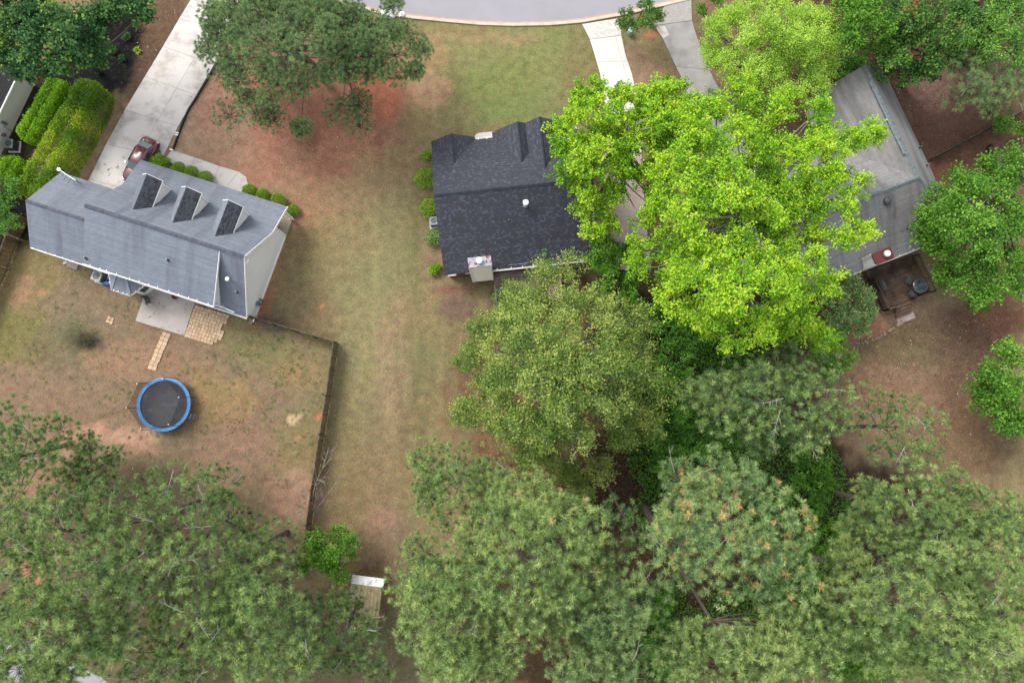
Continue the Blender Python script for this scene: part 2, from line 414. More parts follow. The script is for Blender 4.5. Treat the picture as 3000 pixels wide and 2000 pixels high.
# ------------------------------------------------------------------ ground
def ground_material():
    m, N, L, P = nodes('ground_soil_and_turf')
    a = N.new('ShaderNodeVertexColor'); a.layer_name = 'Col'
    n1 = noise(N, L, 9.0, 4, 0.75)
    n2 = noise(N, L, 1.3, 4, 0.6)
    n3 = noise(N, L, 30.0, 2, 0.6)
    f = mrange(N, L, n1, 0.25, 0.75, 0.55, 1.45)
    f2 = mrange(N, L, n2, 0.3, 0.7, 0.78, 1.22)
    f3 = mrange(N, L, n3, 0.3, 0.7, 0.8, 1.2)
    mu = N.new('ShaderNodeMath'); mu.operation = 'MULTIPLY'; L.new(f, mu.inputs[0]); L.new(f2, mu.inputs[1])
    mu2 = N.new('ShaderNodeMath'); mu2.operation = 'MULTIPLY'; L.new(mu.outputs[0], mu2.inputs[0]); L.new(f3, mu2.inputs[1])
    sc_ = N.new('ShaderNodeVectorMath'); sc_.operation = 'SCALE'
    L.new(a.outputs['Color'], sc_.inputs[0]); L.new(mu2.outputs[0], sc_.inputs['Scale'])
    # blades, clippings and crumbs of different hue
    nc = noise(N, L, 4.5, 5, 0.75, None, 'Color')
    mv = N.new('ShaderNodeVectorMath'); mv.operation = 'MULTIPLY_ADD'; L.new(nc, mv.inputs[0]); mv.inputs[1].default_value = (1.0, 1.0, 1.0); mv.inputs[2].default_value = (.5, .5, .5)
    mm_ = N.new('ShaderNodeVectorMath'); mm_.operation = 'MULTIPLY'; L.new(sc_.outputs[0], mm_.inputs[0]); L.new(mv.outputs[0], mm_.inputs[1]); sc_ = mm_
    # little patches of living blades and of straw in the turf
    n4 = noise(N, L, 2.6, 5, 0.7)
    hs = mixrgb(N, L, mrange(N, L, n4, 0.56, 0.70, 0, 0.34), sc_.outputs[0], (0.10, 0.12, 0.045))
    n5 = noise(N, L, 3.7, 5, 0.7, None)
    hs = mixrgb(N, L, mrange(N, L, n5, 0.58, 0.74, 0, 0.26), hs, (0.22, 0.175, 0.115))
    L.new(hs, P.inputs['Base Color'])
    P.inputs['Roughness'].default_value = 0.95; P.inputs['Specular IOR Level'].default_value = 0.1
    b = N.new('ShaderNodeBump'); b.inputs['Strength'].default_value = 0.5; b.inputs['Distance'].default_value = 0.05
    L.new(n1, b.inputs['Height']); L.new(b.outputs[0], P.inputs['Normal'])
    return m

REG = [  # cx, cy, rx, ry, rot(deg), softness, colour, weight   (photo positions of patches on level ground)
    (1530, 200, 260, 170, 0, .6, (130, 136, 74), .95), (1340, 150, 190, 100, 0, .6, (138, 134, 80), .85), (1330, 330, 120, 90, 0, .7, (138, 132, 82), .7), (1560, 330, 150, 60, 0, .6, (126, 128, 72), .8),
    (1700, 250, 70, 160, 0, .6, (132, 118, 74), .7), (1800, 170, 60, 150, -12, .5, (120, 115, 64), .5), (1890, 250, 70, 120, -20, .5, (158, 126, 96), .8), (1910, 102, 22, 10, 0, .4, (206, 128, 92), 1),
    (1480, 250, 120, 90, 10, .7, (116, 134, 66), .7), (1400, 110, 200, 14, 3, .6, (160, 134, 92), .6), (1260, 270, 60, 45, 20, .5, (176, 138, 104), .8),
    (1090, 760, 110, 430, 0, .5, (145, 134, 87), .85), (1240, 650, 45, 280, 3, .6, (126, 120, 74), .8), (1215, 1130, 60, 190, 3, .6, (126, 118, 74), .7),
    (1130, 1300, 80, 220, 4, .6, (138, 116, 80), .7), (1150, 1080, 50, 200, 4, .7, (158, 128, 94), .6), (1020, 700, 90, 160, 0, .6, (142, 126, 82), .7),
    (1140, 1600, 90, 100, 0, .8, (132, 108, 82), .75), (1130, 1520, 40, 30, 0, .8, (168, 126, 104), .6),
    (700, 400, 260, 170, 15, .5, (182, 146, 114), .95), (640, 290, 70, 120, 25, .5, (186, 134, 108), .8), (840, 520, 110, 70, 10, .6, (168, 128, 92), .7), (960, 560, 120, 80, 0, .6, (160, 124, 90), .7),
    (1250, 460, 80, 120, 0, .6, (150, 124, 84), .6), (1080, 480, 120, 80, 0, .6, (152, 122, 84), .7), (1230, 150, 70, 60, 0, .6, (168, 132, 92), .7),
    (950, 300, 212, 192, 0, .4, (162, 104, 80), .92), (1090, 230, 75, 110, -15, .4, (168, 102, 79), .85), (820, 380, 90, 60, 0, .6, (182, 124, 96), .6), (800, 470, 220, 70, 0, .6, (176, 120, 92), .5),
    (330, 430, 45, 200, 27, .4, (146, 124, 88), .9), (400, 330, 60, 150, 27, .5, (150, 118, 90), .8), (450, 130, 75, 170, 27, .4, (112, 82, 64), .95), (395, 215, 40, 90, 27, .5, (96, 72, 58), .7),
    (300, 150, 115, 150, 28, .25, (26, 26, 29), 1), (215, 270, 110, 75, -10, .3, (28, 28, 30), 1), (40, 640, 70, 130, 20, .3, (30, 28, 28), 1), (130, 300, 60, 220, 30, .4, (34, 30, 26), .9),
    (420, 1080, 520, 320, 0, .3, (138, 114, 86), 1), (40, 980, 110, 100, 0, .6, (124, 118, 62), .9), (210, 1010, 150, 70, 0, .7, (118, 106, 74), .8), (90, 800, 90, 90, 40, .6, (138, 120, 72), .8), (62, 860, 22, 55, 25, .9, (186, 132, 104), .5), (120, 855, 12, 9, 0, .8, (200, 136, 108), .6),
    (262, 1002, 40, 22, 12, .7, (56, 54, 48), 1), (235, 990, 40, 30, 0, .8, (86, 82, 60), .6), (500, 1080, 150, 60, 10, .7, (158, 120, 92), .6), (340, 1060, 90, 60, 0, .7, (162, 122, 92), .6),
    (760, 1000, 120, 80, 15, .6, (134, 122, 76), .8), (640, 1180, 110, 80, 0, .7, (156, 126, 78), .8), (880, 1090, 80, 50, 0, .7, (152, 124, 76), .7), (690, 1330, 140, 90, 0, .7, (150, 112, 88), .8), (880, 1270, 70, 90, 0, .7, (140, 122, 78), .7),
    (860, 1227, 26, 11, 0, .3, (214, 176, 140), .9), (933, 1222, 9, 12, 0, .3, (206, 118, 84), 1), (877, 1286, 6, 8, 0, .4, (204, 120, 88), .9), (1232, 1172, 10, 8, 0, .4, (190, 136, 104), .5), (1113, 1100, 10, 7, 0, .5, (190, 136, 104), .55), (1103, 978, 9, 12, 0, .5, (188, 136, 104), .55), (945, 901, 6, 5, 0, .4, (206, 130, 100), .9),
    (350, 1300, 120, 45, -15, .6, (198, 150, 120), .9), (240, 1290, 90, 40, -20, .6, (192, 142, 114), .8), (420, 1310, 60, 30, 0, .6, (188, 138, 108), .7), (860, 1480, 90, 70, -50, .9, (182, 142, 116), .7), (700, 1480, 140, 70, 0, .6, (160, 110, 88), .8),
    (800, 820, 28, 150, 22, .5, (182, 120, 88), .9), (870, 720, 40, 160, 18, .6, (150, 122, 84), .6), (760, 590, 150, 30, 18, .4, (172, 110, 86), .9), (870, 640, 26, 46, 20, .8, (164, 116, 92), .7),
    (860, 800, 60, 140, 10, .7, (146, 126, 82), .6), (790, 948, 50, 18, 10, .6, (120, 100, 92), .9),
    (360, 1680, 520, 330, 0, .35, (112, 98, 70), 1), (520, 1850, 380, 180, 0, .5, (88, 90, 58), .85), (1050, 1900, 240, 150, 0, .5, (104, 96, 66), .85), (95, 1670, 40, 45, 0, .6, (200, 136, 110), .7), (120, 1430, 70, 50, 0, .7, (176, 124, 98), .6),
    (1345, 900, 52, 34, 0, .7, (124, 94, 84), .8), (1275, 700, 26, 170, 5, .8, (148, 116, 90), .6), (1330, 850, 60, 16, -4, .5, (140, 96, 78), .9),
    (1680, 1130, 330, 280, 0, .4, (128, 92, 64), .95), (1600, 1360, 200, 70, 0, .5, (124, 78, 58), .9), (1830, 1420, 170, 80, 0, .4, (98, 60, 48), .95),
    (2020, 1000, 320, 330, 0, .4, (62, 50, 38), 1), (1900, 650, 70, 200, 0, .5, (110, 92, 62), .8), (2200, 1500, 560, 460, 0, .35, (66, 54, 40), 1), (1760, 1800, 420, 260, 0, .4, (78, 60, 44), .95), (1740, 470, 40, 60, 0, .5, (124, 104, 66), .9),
    (2200, 200, 220, 260, 0, .4, (122, 98, 70), .9), (2080, 60, 60, 60, 0, .5, (140, 100, 80), .9), (2040, 40, 14, 120, -15, .5, (120, 112, 70), .7), (2130, 250, 40, 90, -20, .6, (150, 118, 90), .6),
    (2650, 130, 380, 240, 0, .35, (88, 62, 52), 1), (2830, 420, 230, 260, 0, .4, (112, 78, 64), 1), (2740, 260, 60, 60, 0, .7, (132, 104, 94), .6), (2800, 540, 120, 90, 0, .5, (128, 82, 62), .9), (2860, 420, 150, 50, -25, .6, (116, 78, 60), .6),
    (2680, 1110, 300, 260, 0, .35, (146, 117, 88), 1), (2640, 1010, 130, 70, 0, .6, (124, 106, 72), .9), (2600, 1160, 120, 100, 0, .6, (158, 116, 88), .6), (2900, 930, 110, 80, 0, .5, (124, 78, 60), .9), (2860, 1130, 90, 260, -12, .5, (100, 76, 60), .7), (2800, 1320, 140, 100, 0, .6, (124, 98, 68), .8), (2720, 960, 90, 40, 0, .7, (110, 86, 68), .7), (2790, 1100, 70, 120, 0, .8, (118, 90, 70), .35),  # darker right-edge patch has tree shade mixed into the soil colour
    (2520, 975, 90, 25, -15, .5, (178, 118, 92), .8), (2420, 860, 120, 60, -17, .4, (100, 64, 50), .9),
]

def build_ground():
    xs = np.concatenate(([-700, -250, -110, -70], np.arange(-54, 54.01, 0.44), [70, 110, 250, 700]))
    ys = np.concatenate(([-700, -250, -110, -60], np.arange(-30, 44.01, 0.44), [60, 110, 250, 700]))
    X, Y = np.meshgrid(xs, ys)
    PX, PY = pix_arr(np.clip(X, -60, 60), np.clip(Y, -40, 50))
    wx = (fbm(X * 0.35, Y * 0.35, 3) - 0.5) * 1.0
    wy = (fbm(X * 0.35 + 50, Y * 0.35, 9) - 0.5) * 1.0
    w2 = (fbm(X * 1.3, Y * 1.3, 21) - 0.5) * 0.9
    col = np.empty(X.shape + (3,)); col[:] = C(152, 136, 99)
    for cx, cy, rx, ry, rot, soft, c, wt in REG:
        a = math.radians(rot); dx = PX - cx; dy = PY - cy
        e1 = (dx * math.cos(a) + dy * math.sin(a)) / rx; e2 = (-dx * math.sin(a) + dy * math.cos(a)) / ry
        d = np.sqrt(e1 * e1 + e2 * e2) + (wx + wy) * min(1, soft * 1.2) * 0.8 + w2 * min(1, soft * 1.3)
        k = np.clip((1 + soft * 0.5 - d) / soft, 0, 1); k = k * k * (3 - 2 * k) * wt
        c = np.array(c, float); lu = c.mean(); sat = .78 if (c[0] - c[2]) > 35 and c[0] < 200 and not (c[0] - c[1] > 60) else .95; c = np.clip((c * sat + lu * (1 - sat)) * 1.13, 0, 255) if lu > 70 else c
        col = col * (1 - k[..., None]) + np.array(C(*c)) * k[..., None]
    # broad drift of greener and drier turf
    mow = fbm(X * 1.5 + Y * .1, Y * 0.07, 61, 3) - 0.5
    mk = np.clip(1 - np.abs(X + 9.5) / 9, 0, 1) * np.clip((Y + 14) / 6, 0, 1)
    col *= (1 + mow * mk * .38)[..., None]
    dr = fbm(X * 0.22, Y * 0.22, 33) - 0.5
    col[..., 0] *= 1 + dr * 0.22; col[..., 1] *= 1 - dr * 0.06
    Z = (fbm(X * 0.5, Y * 0.5, 5) - 0.5) * 0.05 - 0.02
    ny, nx = X.shape
    V = np.stack([X, Y, Z], -1).reshape(-1, 3)
    i = np.arange(ny - 1)[:, None] * nx + np.arange(nx - 1)[None, :]
    lp = np.stack([i, i + 1, i + nx + 1, i + nx], -1).reshape(-1)
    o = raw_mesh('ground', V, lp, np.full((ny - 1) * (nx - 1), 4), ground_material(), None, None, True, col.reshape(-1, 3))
    tag(o, kind='structure')
build_ground()

def P2(px, py): 
    p = at(px, py, 0); return (p[0], p[1])

def strip(name, left, right, z0, z1, mat, parent=None, kind=None):
    b = MB()
    for k in range(len(left) - 1):
        b.prism([left[k], right[k], right[k + 1], left[k + 1]], z0, z1)
    o = b.build(name, mat, parent)
    if kind: tag(o, kind=kind)
    return o

# street, kerb ------------------------------------------------------
kerb_px = [(-700, -420), (300, -180), (700, -75), (900, -20), (1030, 22), (1120, 43), (1205, 56), (1304, 66), (1406, 75), (1501, 78), (1610, 76), (1705, 68), (1818, 48), (1925, 24), (2025, 0), (2120, -28), (2350, -110), (2700, -260), (3300, -560)]
kp = [np.array(P2(*p)) for p in kerb_px]
def offs(pts, d):
    out = []
    for i, p in enumerate(pts):
        t = pts[min(i + 1, len(pts) - 1)] - pts[max(i - 1, 0)]
        t = t / np.linalg.norm(t); out.append(p + np.array([-t[1], t[0]]) * d)
    return out
strip('road', [tuple(p) for p in offs(kp, 0.5)], [tuple(p) for p in offs(kp, 9.5)], -0.2, 0.012, MAT['asphalt'], None, 'structure')
strip('gutter', [tuple(p) for p in offs(kp, 0.30)], [tuple(p) for p in offs(kp, 0.5)], -0.2, 0.02, MAT['gutterpan'], None, 'structure')
strip('kerb', [tuple(p) for p in offs(kp, 0.0)], [tuple(p) for p in offs(kp, 0.30)], -0.2, 0.11, MAT['kerb'], None, 'structure')
strip('kerb', [tuple(p) for p in offs(kp, 9.5)], [tuple(p) for p in offs(kp, 9.8)], -0.2, 0.11, MAT['kerb'], None, 'structure')
b = MB(); b.prism([P2(-500, 1800), P2(60, 1868), P2(130, 1900), P2(300, 1985), P2(420, 2100), P2(300, 2500), P2(-500, 2400)], -0.2, 0.012)
tag(b.build('road', MAT['asphalt']), kind='structure')

def slabs(name, left, right, mat, parent, rows, cols, z=0.05, gap=0.022):
    """concrete panels between two matching pixel edge lines, one object each"""
    L = [np.array(P2(*p)) for p in left]; R = [np.array(P2(*p)) for p in right]
    def edge(E, t):
        k = min(int(t), len(E) - 2); return E[k] + (E[k + 1] - E[k]) * (t - k)
    n = 0
    for r0, r1 in rows:
        for c0, c1 in cols:
            m = 6
            A = []; Bp = []
            g = gap
            for i in range(m + 1):
                t = r0 + (r1 - r0) * i / m
                l = edge(L, t); r = edge(R, t); wdt = np.linalg.norm(r - l)
                A.append(l + (r - l) * (c0 + (g / 2 / wdt if c0 > 0 else 0))); Bp.append(l + (r - l) * (c1 - (g / 2 / wdt if c1 < 1 else 0)))
            t0 = Bp[0] - A[0]
            # pull ends back for the joint
            d0 = (A[1] - A[0]) / np.linalg.norm(A[1] - A[0]) * g / 2; d1 = (A[-1] - A[-2]) / np.linalg.norm(A[-1] - A[-2]) * g / 2
            A[0] = A[0] + d0; Bp[0] = Bp[0] + d0; A[-1] = A[-1] - d1; Bp[-1] = Bp[-1] - d1
            poly = [tuple(p) for p in A] + [tuple(p) for p in Bp[::-1]]
            bb = MB(); bb.prism(poly, -0.1, z)
            bb.build(name, mat, parent); n += 1
    return n

def bed(name, left, right, mat, z):
    b = MB(); 
    L = [P2(*p) for p in left]; R = [P2(*p) for p in right]
    for k in range(len(L) - 1): b.prism([L[k], R[k], R[k + 1], L[k + 1]], -0.15, z)
    return tag(b.build(name, mat), kind='structure')

def bricks(name, left, right, t0, t1, mat, parent, z, bw=0.26, bh=0.13, seed=1):
    """small brick pavers between two edges, joined"""
    rg = random.Random(seed)
    L = [np.array(P2(*p)) for p in left]; R = [np.array(P2(*p)) for p in right]
    def edge(E, t):
        k = min(int(t), len(E) - 2); return E[k] + (E[k + 1] - E[k]) * (t - k)
    b = MB(); t = t0; row = 0
    while t < t1:
        l0, r0 = edge(L, t), edge(R, t)
        dt = bh / max(0.2, np.linalg.norm(edge(L, min(t + .1, t1)) - l0) / max(1e-6, min(.1, t1 - t)))
        t2 = min(t + dt, t1); l1, r1 = edge(L, t2), edge(R, t2)
        w_ = np.linalg.norm(r0 - l0); n = max(1, int(w_ / bw))
        for k in range(-1, n + 1):
            a0 = (k + (0.5 if row % 2 else 0)) / n; a1 = a0 + 1 / n
            a0 = max(0, a0); a1 = min(1, a1)
            if a1 - a0 < .3 / n: continue
            g = 0.007 / w_
            p = [l0 + (r0 - l0) * (a0 + g), l0 + (r0 - l0) * (a1 - g), l1 + (r1 - l1) * (a1 - g), l1 + (r1 - l1) * (a0 + g)]
            ins = (l1 - l0) / max(1e-6, np.linalg.norm(l1 - l0)) * 0.007
            p = [p[0] + ins, p[1] + ins, p[2] - ins, p[3] - ins]
            b.prism([tuple(q) for q in p], z - 0.03, z + rg.uniform(-.004, .004), rg.random())
        t = t2; row += 1
    return b.build(name, mat, parent, kind='stuff')

# left driveway
dl = [(610, -95), (560, 0), (525, 57), (478, 138), (425, 226), (367, 322), (312, 423), (262, 525), (235, 580)]
dr = [(742, -60), (690, 35), (668, 90), (628, 190), (575, 280), (522, 372), (478, 460), (430, 570), (415, 610)]
g = bed('driveway', dl, dr, MAT['joint'], 0.02)
slabs('slab', dl, dr, MAT['concrete'], g, [(0, 1), (1, 2), (2, 3), (3, 4), (4, 5), (5, 6), (6, 7), (7, 8)], [(0, .62), (.62, 1)])
wl_ = [(497, 452), (560, 474), (632, 497), (700, 520), (726, 540)]
wt_ = [(505, 441), (573, 463), (642, 487), (700, 504), (722, 521)]
g = bed('path', [(505, 441), (642, 487), (700, 504), (722, 522), (728, 545)], [(478, 478), (600, 520), (640, 540), (690, 560), (706, 566)], MAT['joint'], 0.02)
slabs('slab', [(505, 441), (573, 463), (642, 487), (700, 504), (722, 520), (728, 545)], [(480, 470), (555, 497), (622, 540), (650, 565), (680, 575), (704, 566)], MAT['concrete'], g, [(0, 1), (1, 2), (2, 3), (3, 5)], [(0, 1)])
# centre driveway
bl = [(1705, 72), (1728, 117), (1743, 165), (1760, 225), (1775, 330), (1772, 450), (1770, 560), (1788, 690), (1800, 790)]
br = [(1818, 54), (1820, 105), (1832, 162), (1853, 222), (1872, 330), (1880, 450), (1886, 560), (1897, 690), (1908, 790)]
g = bed('driveway', bl, br, MAT['joint'], 0.02)
slabs('slab', bl, br, MAT['concreteW'], g, [(1, 2.3), (2.3, 4), (4, 5)], [(0, .82), (.82, 1)])
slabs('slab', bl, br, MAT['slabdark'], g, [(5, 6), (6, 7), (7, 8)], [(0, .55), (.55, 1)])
bricks('brick_apron', bl, br, 0, 0.98, MAT['paverW'], g, 0.05, seed=3)
# right driveway
cl = [(1948, 16), (1916, 77), (1942, 116), (1980, 196), (1998, 232), (2030, 320), (2090, 420), (2180, 520)]
cr = [(2025, 1), (2027, 62), (2038, 100), (2078, 205), (2094, 240), (2150, 330), (2220, 420), (2290, 500)]
g = bed('driveway', cl, cr, MAT['joint'], 0.02)
slabs('slab', cl, cr, MAT['concreteG'], g, [(1, 3), (3, 5), (5, 7)], [(0, 1)], gap=0.03)
bricks('brick_apron', cl, cr, 0, 0.99, MAT['paverG'], g, 0.05, seed=4)
b = MB(); b.prism([P2(1917, 79), P2(1947, 78), P2(1960, 103), P2(1943, 114)], 0.0, 0.058); b.build('slab', MAT['concrete'], g)

# ------------------------------------------------------------------ houses
def clip_poly(P, a, b, c):
    """keep a*x+b*y<=c"""
    out = []
    for i in range(len(P)):
        p, q = P[i], P[(i + 1) % len(P)]
        dp = a * p[0] + b * p[1] - c; dq = a * q[0] + b * q[1] - c
        if dp <= 0: out.append(p)
        if dp * dq < 0:
            t = dp / (dp - dq); out.append((p[0] + (q[0] - p[0]) * t, p[1] + (q[1] - p[1]) * t))
    return out

class Frame:
    def __init__(s, O, ang):
        s.O = np.array(O); s.U = np.array([math.cos(ang), math.sin(ang)]); s.V = np.array([math.sin(ang), -math.cos(ang)])
    def __call__(s, u, v, z):
        p = s.O + s.U * u + s.V * v; return (p[0], p[1], z)

SH_RNG = random.Random(5)
def shingles(b, poly, tabw=0.30, expo=0.15, lift=0.016, light=0.0, spread=1.0):
    """lay shingle tabs over one roof plane (3-D polygon); rows run level"""
    P = [Vector(p) for p in poly]
    n = Vector((0, 0, 0))
    for i in range(len(P)):
        a = P[i]; c = P[(i + 1) % len(P)]
        n += Vector(((a.y - c.y) * (a.z + c.z), (a.z - c.z) * (a.x + c.x), (a.x - c.x) * (a.y + c.y)))
    n.normalize()
    if n.z < 0: n = -n
    down = Vector((0, 0, -1)) - n * (-n.z)
    down.normalize(); side = n.cross(down)
    O = P[0]
    q = [((p - O).dot(side), (p - O).dot(down)) for p in P]
    ar = sum(q[i][0] * q[(i + 1) % len(q)][1] - q[(i + 1) % len(q)][0] * q[i][1] for i in range(len(q)))
    if ar < 0: q = q[::-1]
    edges = []
    for i in range(len(q)):
        p, r = q[i], q[(i + 1) % len(q)]
        a, c = r[1] - p[1], -(r[0] - p[0]); edges.append((a, c, a * p[0] + c * p[1]))
    x0 = min(p[0] for p in q); x1 = max(p[0] for p in q); y0 = min(p[1] for p in q); y1 = max(p[1] for p in q)
    y = y1; row = 0
    while y > y0:
        x = x0 - SH_RNG.random() * tabw
        rt = SH_RNG.gauss(0, 0.13)
        while x < x1:
            w_ = tabw * SH_RNG.uniform(0.6, 1.35)
            R = [(x, y - expo), (x + w_ - 0.008, y - expo), (x + w_ - 0.008, y), (x, y)]
            for a, c, d in edges:
                R = clip_poly(R, a, c, d)
                if len(R) < 3: break
            if len(R) >= 3:
                r_ = SH_RNG.random()
                t = 0.5 + (r_ - 0.5) * 0.5 * spread + rt
                if light and SH_RNG.random() < light: t = SH_RNG.uniform(0.86, 1.0)
                t = min(1, max(0, t))
                top = []; bot = []
                for (sx, sy) in R:
                    k = (sy - (y - expo)) / expo
                    w3 = O + side * sx + down * sy
                    top.append(w3 + n * (0.006 + lift * k)); bot.append(w3 + n * 0.001)
                m = len(top)
                # order so the normal points out
                if (top[1] - top[0]).cross(top[2] - top[0]).dot(n) < 0: top.reverse(); bot.reverse()
                b.add(top, [list(range(m))], t)
                # butt edge (lowest side), darker tint stands in for the course shadow
                js = sorted(range(m), key=lambda j: -(top[j] - O).dot(down))[:2]
                if abs((top[js[0]] - O).dot(down) - y) < 1e-3 and abs((top[js[1]] - O).dot(down) - y) < 1e-3:
                    b.add([top[js[0]], top[js[1]], bot[js[1]], bot[js[0]]], [[0, 1, 2, 3]], max(0, t - .5))
            x += w_
        y -= expo; row += 1

def slab_poly(b, poly, th=0.14):
    A = [Vector(p) for p in poly]
    n = (A[1] - A[0]).cross(A[2] - A[0])
    if n.z < 0: A.reverse()
    B = [p - Vector((0, 0, th)) for p in A]
    b.extr(B, A)

def ridge_caps(parent, mat, p, q, n1, n2, w=0.17, step=0.20):
    """cap shingles bent over a ridge"""
    p = Vector(p); q = Vector(q); d = (q - p); Ln = d.length; d.normalize()
    n1 = Vector(n1).normalized(); n2 = Vector(n2).normalized()
    b = MB(); k = 0; rg = random.Random(int(Ln * 100))
    while k * step < Ln:
        a = p + d * (k * step); c = p + d * min(Ln, (k + 1) * step + 0.02)
        up = Vector((0, 0, 0.03)); up2 = Vector((0, 0, 0.045))
        P = [a + n1 * w + up, a + up2 + Vector((0, 0, .01)), a + n2 * w + up, c + n1 * w + up * 1.5, c + up2 * 1.5, c + n2 * w + up * 1.5]
        b.add(P, [[0, 1, 4, 3], [1, 2, 5, 4], [3, 4, 5], [0, 3, 4, 1]][:3], rg.random())
        k += 1
    return b.build('ridge_cap', mat, parent, kind='stuff')

def gutter(parent, p, q, straps=6, seed=0):
    b = MB(); p = Vector(p); q = Vector(q)
    d = (q - p).normalized(); sd = d.cross(Vector((0, 0, 1)))
    b.bar(p + sd * 0.05 + Vector((0, 0, -.06)), q + sd * 0.05 + Vector((0, 0, -.06)), 0.02, 0.11)
    b.bar(p - sd * 0.045 + Vector((0, 0, -.06)), q - sd * 0.045 + Vector((0, 0, -.06)), 0.05, 0.13)
    b.bar(p + Vector((0, 0, -.12)), q + Vector((0, 0, -.12)), 0.12, 0.015)
    rg = random.Random(seed)
    for k in range(straps):
        t = (k + 0.5 + rg.uniform(-.2, .2)) / straps
        c = p + (q - p) * t
        b.bar(c + sd * 0.05, c - sd * 0.16 + Vector((0, 0, .09)), 0.06, 0.012)
    return b.build('gutter', MAT['white'], parent)

def vent_pipe(parent, base, h=0.35, r=0.055, cap=False, mat=None):
    b = MB(); b.lathe(base, [(r * 2.2, -0.1), (r * 1.9, 0.03), (r, 0.07), (r, h), (r * .7, h + .01)], 10)
    o = b.build('vent_pipe', mat or MAT['blackpipe'], parent)
    c = MB(); c.lathe((base[0], base[1], base[2] + h), [(r * 1.05, 0.0), (r * 1.1, 0.06), (r * .8, .09), (0.001, .10)], 10)
    if cap: c.lathe((base[0], base[1], base[2] + h + .1), [(r * 2.2, 0.0), (r * 2.3, .03), (r * 1.5, .09), (0.001, .12)], 12)
    c.build('vent_cap', MAT['white'] if cap else MAT['metal'], o)
    return o

# ---------------------------------------------------------------- left house (grey, three dormers)
def FA(u, v, z):
    p = np.array([-19.99, 18.55]) + np.array([-.951, .309]) * u + np.array([-.309, -.951]) * v
    return (p[0], p[1], z)
def zA(v): return 2.9 + .393 * v if v < 2.8 else (4 + 1.129 * (v - 2.8) if v < 5.9 else 7.5 - 1.022 * (v - 5.9))
def zG(v): return 5.4 - 0.7 * abs(v - 6.88)
HA = empty('house', FA(7, 6, 0))
HA.location = (0, 0, 0)
tag(HA, 'light grey house with grey roof and three dormers beside the maroon car', 'house')
b = MB()
prof = [(2.1, 0), (10.04, 0), (10.04, zA(10.04) - .16), (5.9, 7.3), (2.8, 3.82), (2.1, 3.5)]
b.extr([FA(.4, v, z) for v, z in prof], [FA(13.6, v, z) for v, z in prof])
prof = [(3.75, 0), (10.04, 0), (10.04, zG(10.04) - .16), (6.88, 5.22), (3.75, zG(3.75) - .16)]
b.extr([FA(13.6, v, z) for v, z in prof], [FA(20.0, v, z) for v, z in prof])
prof = [(6.1, 7.02), (10.1, 4.84), (10.1, zA(10.1) + .02), (6.1, 7.25 - .2)]
prof = [(6.3, 6.9), (10.1, 4.84), (10.1, 3.15)]
b.extr([FA(2.4, v, z) for v, z in prof], [FA(13.7, v, z) for v, z in prof])
wA = b.build('wall', MAT['sidA'], HA)
for (u, v) in ((.4, 2.1), (.4, 10.04), (20.0, 3.75), (20.0, 10.04)):
    zt = min(zA(v) - .2, 3.3) if u < 1 else zG(v) - .2
    b = MB(); b.box(FA(u, v, zt / 2), (.14, .14, zt), RA); b.build('corner_board', MAT['white'], wA)
b = MB(); b.bar(FA(.37, 2.2, 0.12), FA(.37, 9.94, 0.12), .05, .24); b.build('skirt_board', MAT['white'], wA)
planes = {
    'main': [[FA(0, 0, 2.9), FA(14, 0, 2.9), FA(14, 2.8, 4.0), FA(0, 2.8, 4.0)], [FA(0, 2.8, 4.0), FA(14, 2.8, 4.0), FA(14, 5.9, 7.5), FA(0, 5.9, 7.5)],
             [FA(0, 5.9, 7.5), FA(14, 5.9, 7.5), FA(14, 10.45, 2.85), FA(0, 10.45, 2.85)]],
    'dorm': [[FA(2.15, 6.05, 7.36), FA(13.98, 6.05, 7.36), FA(13.98, 10.42, 4.92), FA(2.15, 10.42, 4.92)]],
    'gar': [[FA(14.02, 3.3, zG(3.3)), FA(20.4, 3.3, zG(3.3)), FA(20.4, 6.88, 5.4), FA(14.02, 6.88, 5.4)], [FA(14.02, 6.88, 5.4), FA(20.4, 6.88, 5.4), FA(20.4, 10.45, zG(10.45)), FA(14.02, 10.45, zG(10.45))]],
}
b = MB(); s = MB()
for grp in planes.values():
    for pl in grp: slab_poly(b, pl, 0.15); shingles(s, pl, 0.28, 0.15)
rA = b.build('roof', MAT['shingA'], HA)
s.build('shingles', MAT['shingA'], rA, kind='stuff')
ridge_caps(rA, MAT['capA'], FA(0, 5.9, 7.5), FA(14, 5.9, 7.5), Vector(FA(0, 5.4, 6.95)) - Vector(FA(0, 5.9, 7.5)), Vector(FA(0, 6.4, 7.15)) - Vector(FA(0, 5.9, 7.5)), 0.24)
ridge_caps(rA, MAT['capA'], FA(14.02, 6.88, 5.4), FA(20.4, 6.88, 5.4), Vector(FA(0, 6.38, 5.05)) - Vector(FA(0, 6.88, 5.4)), Vector(FA(0, 7.38, 5.05)) - Vector(FA(0, 6.88, 5.4)), 0.2)
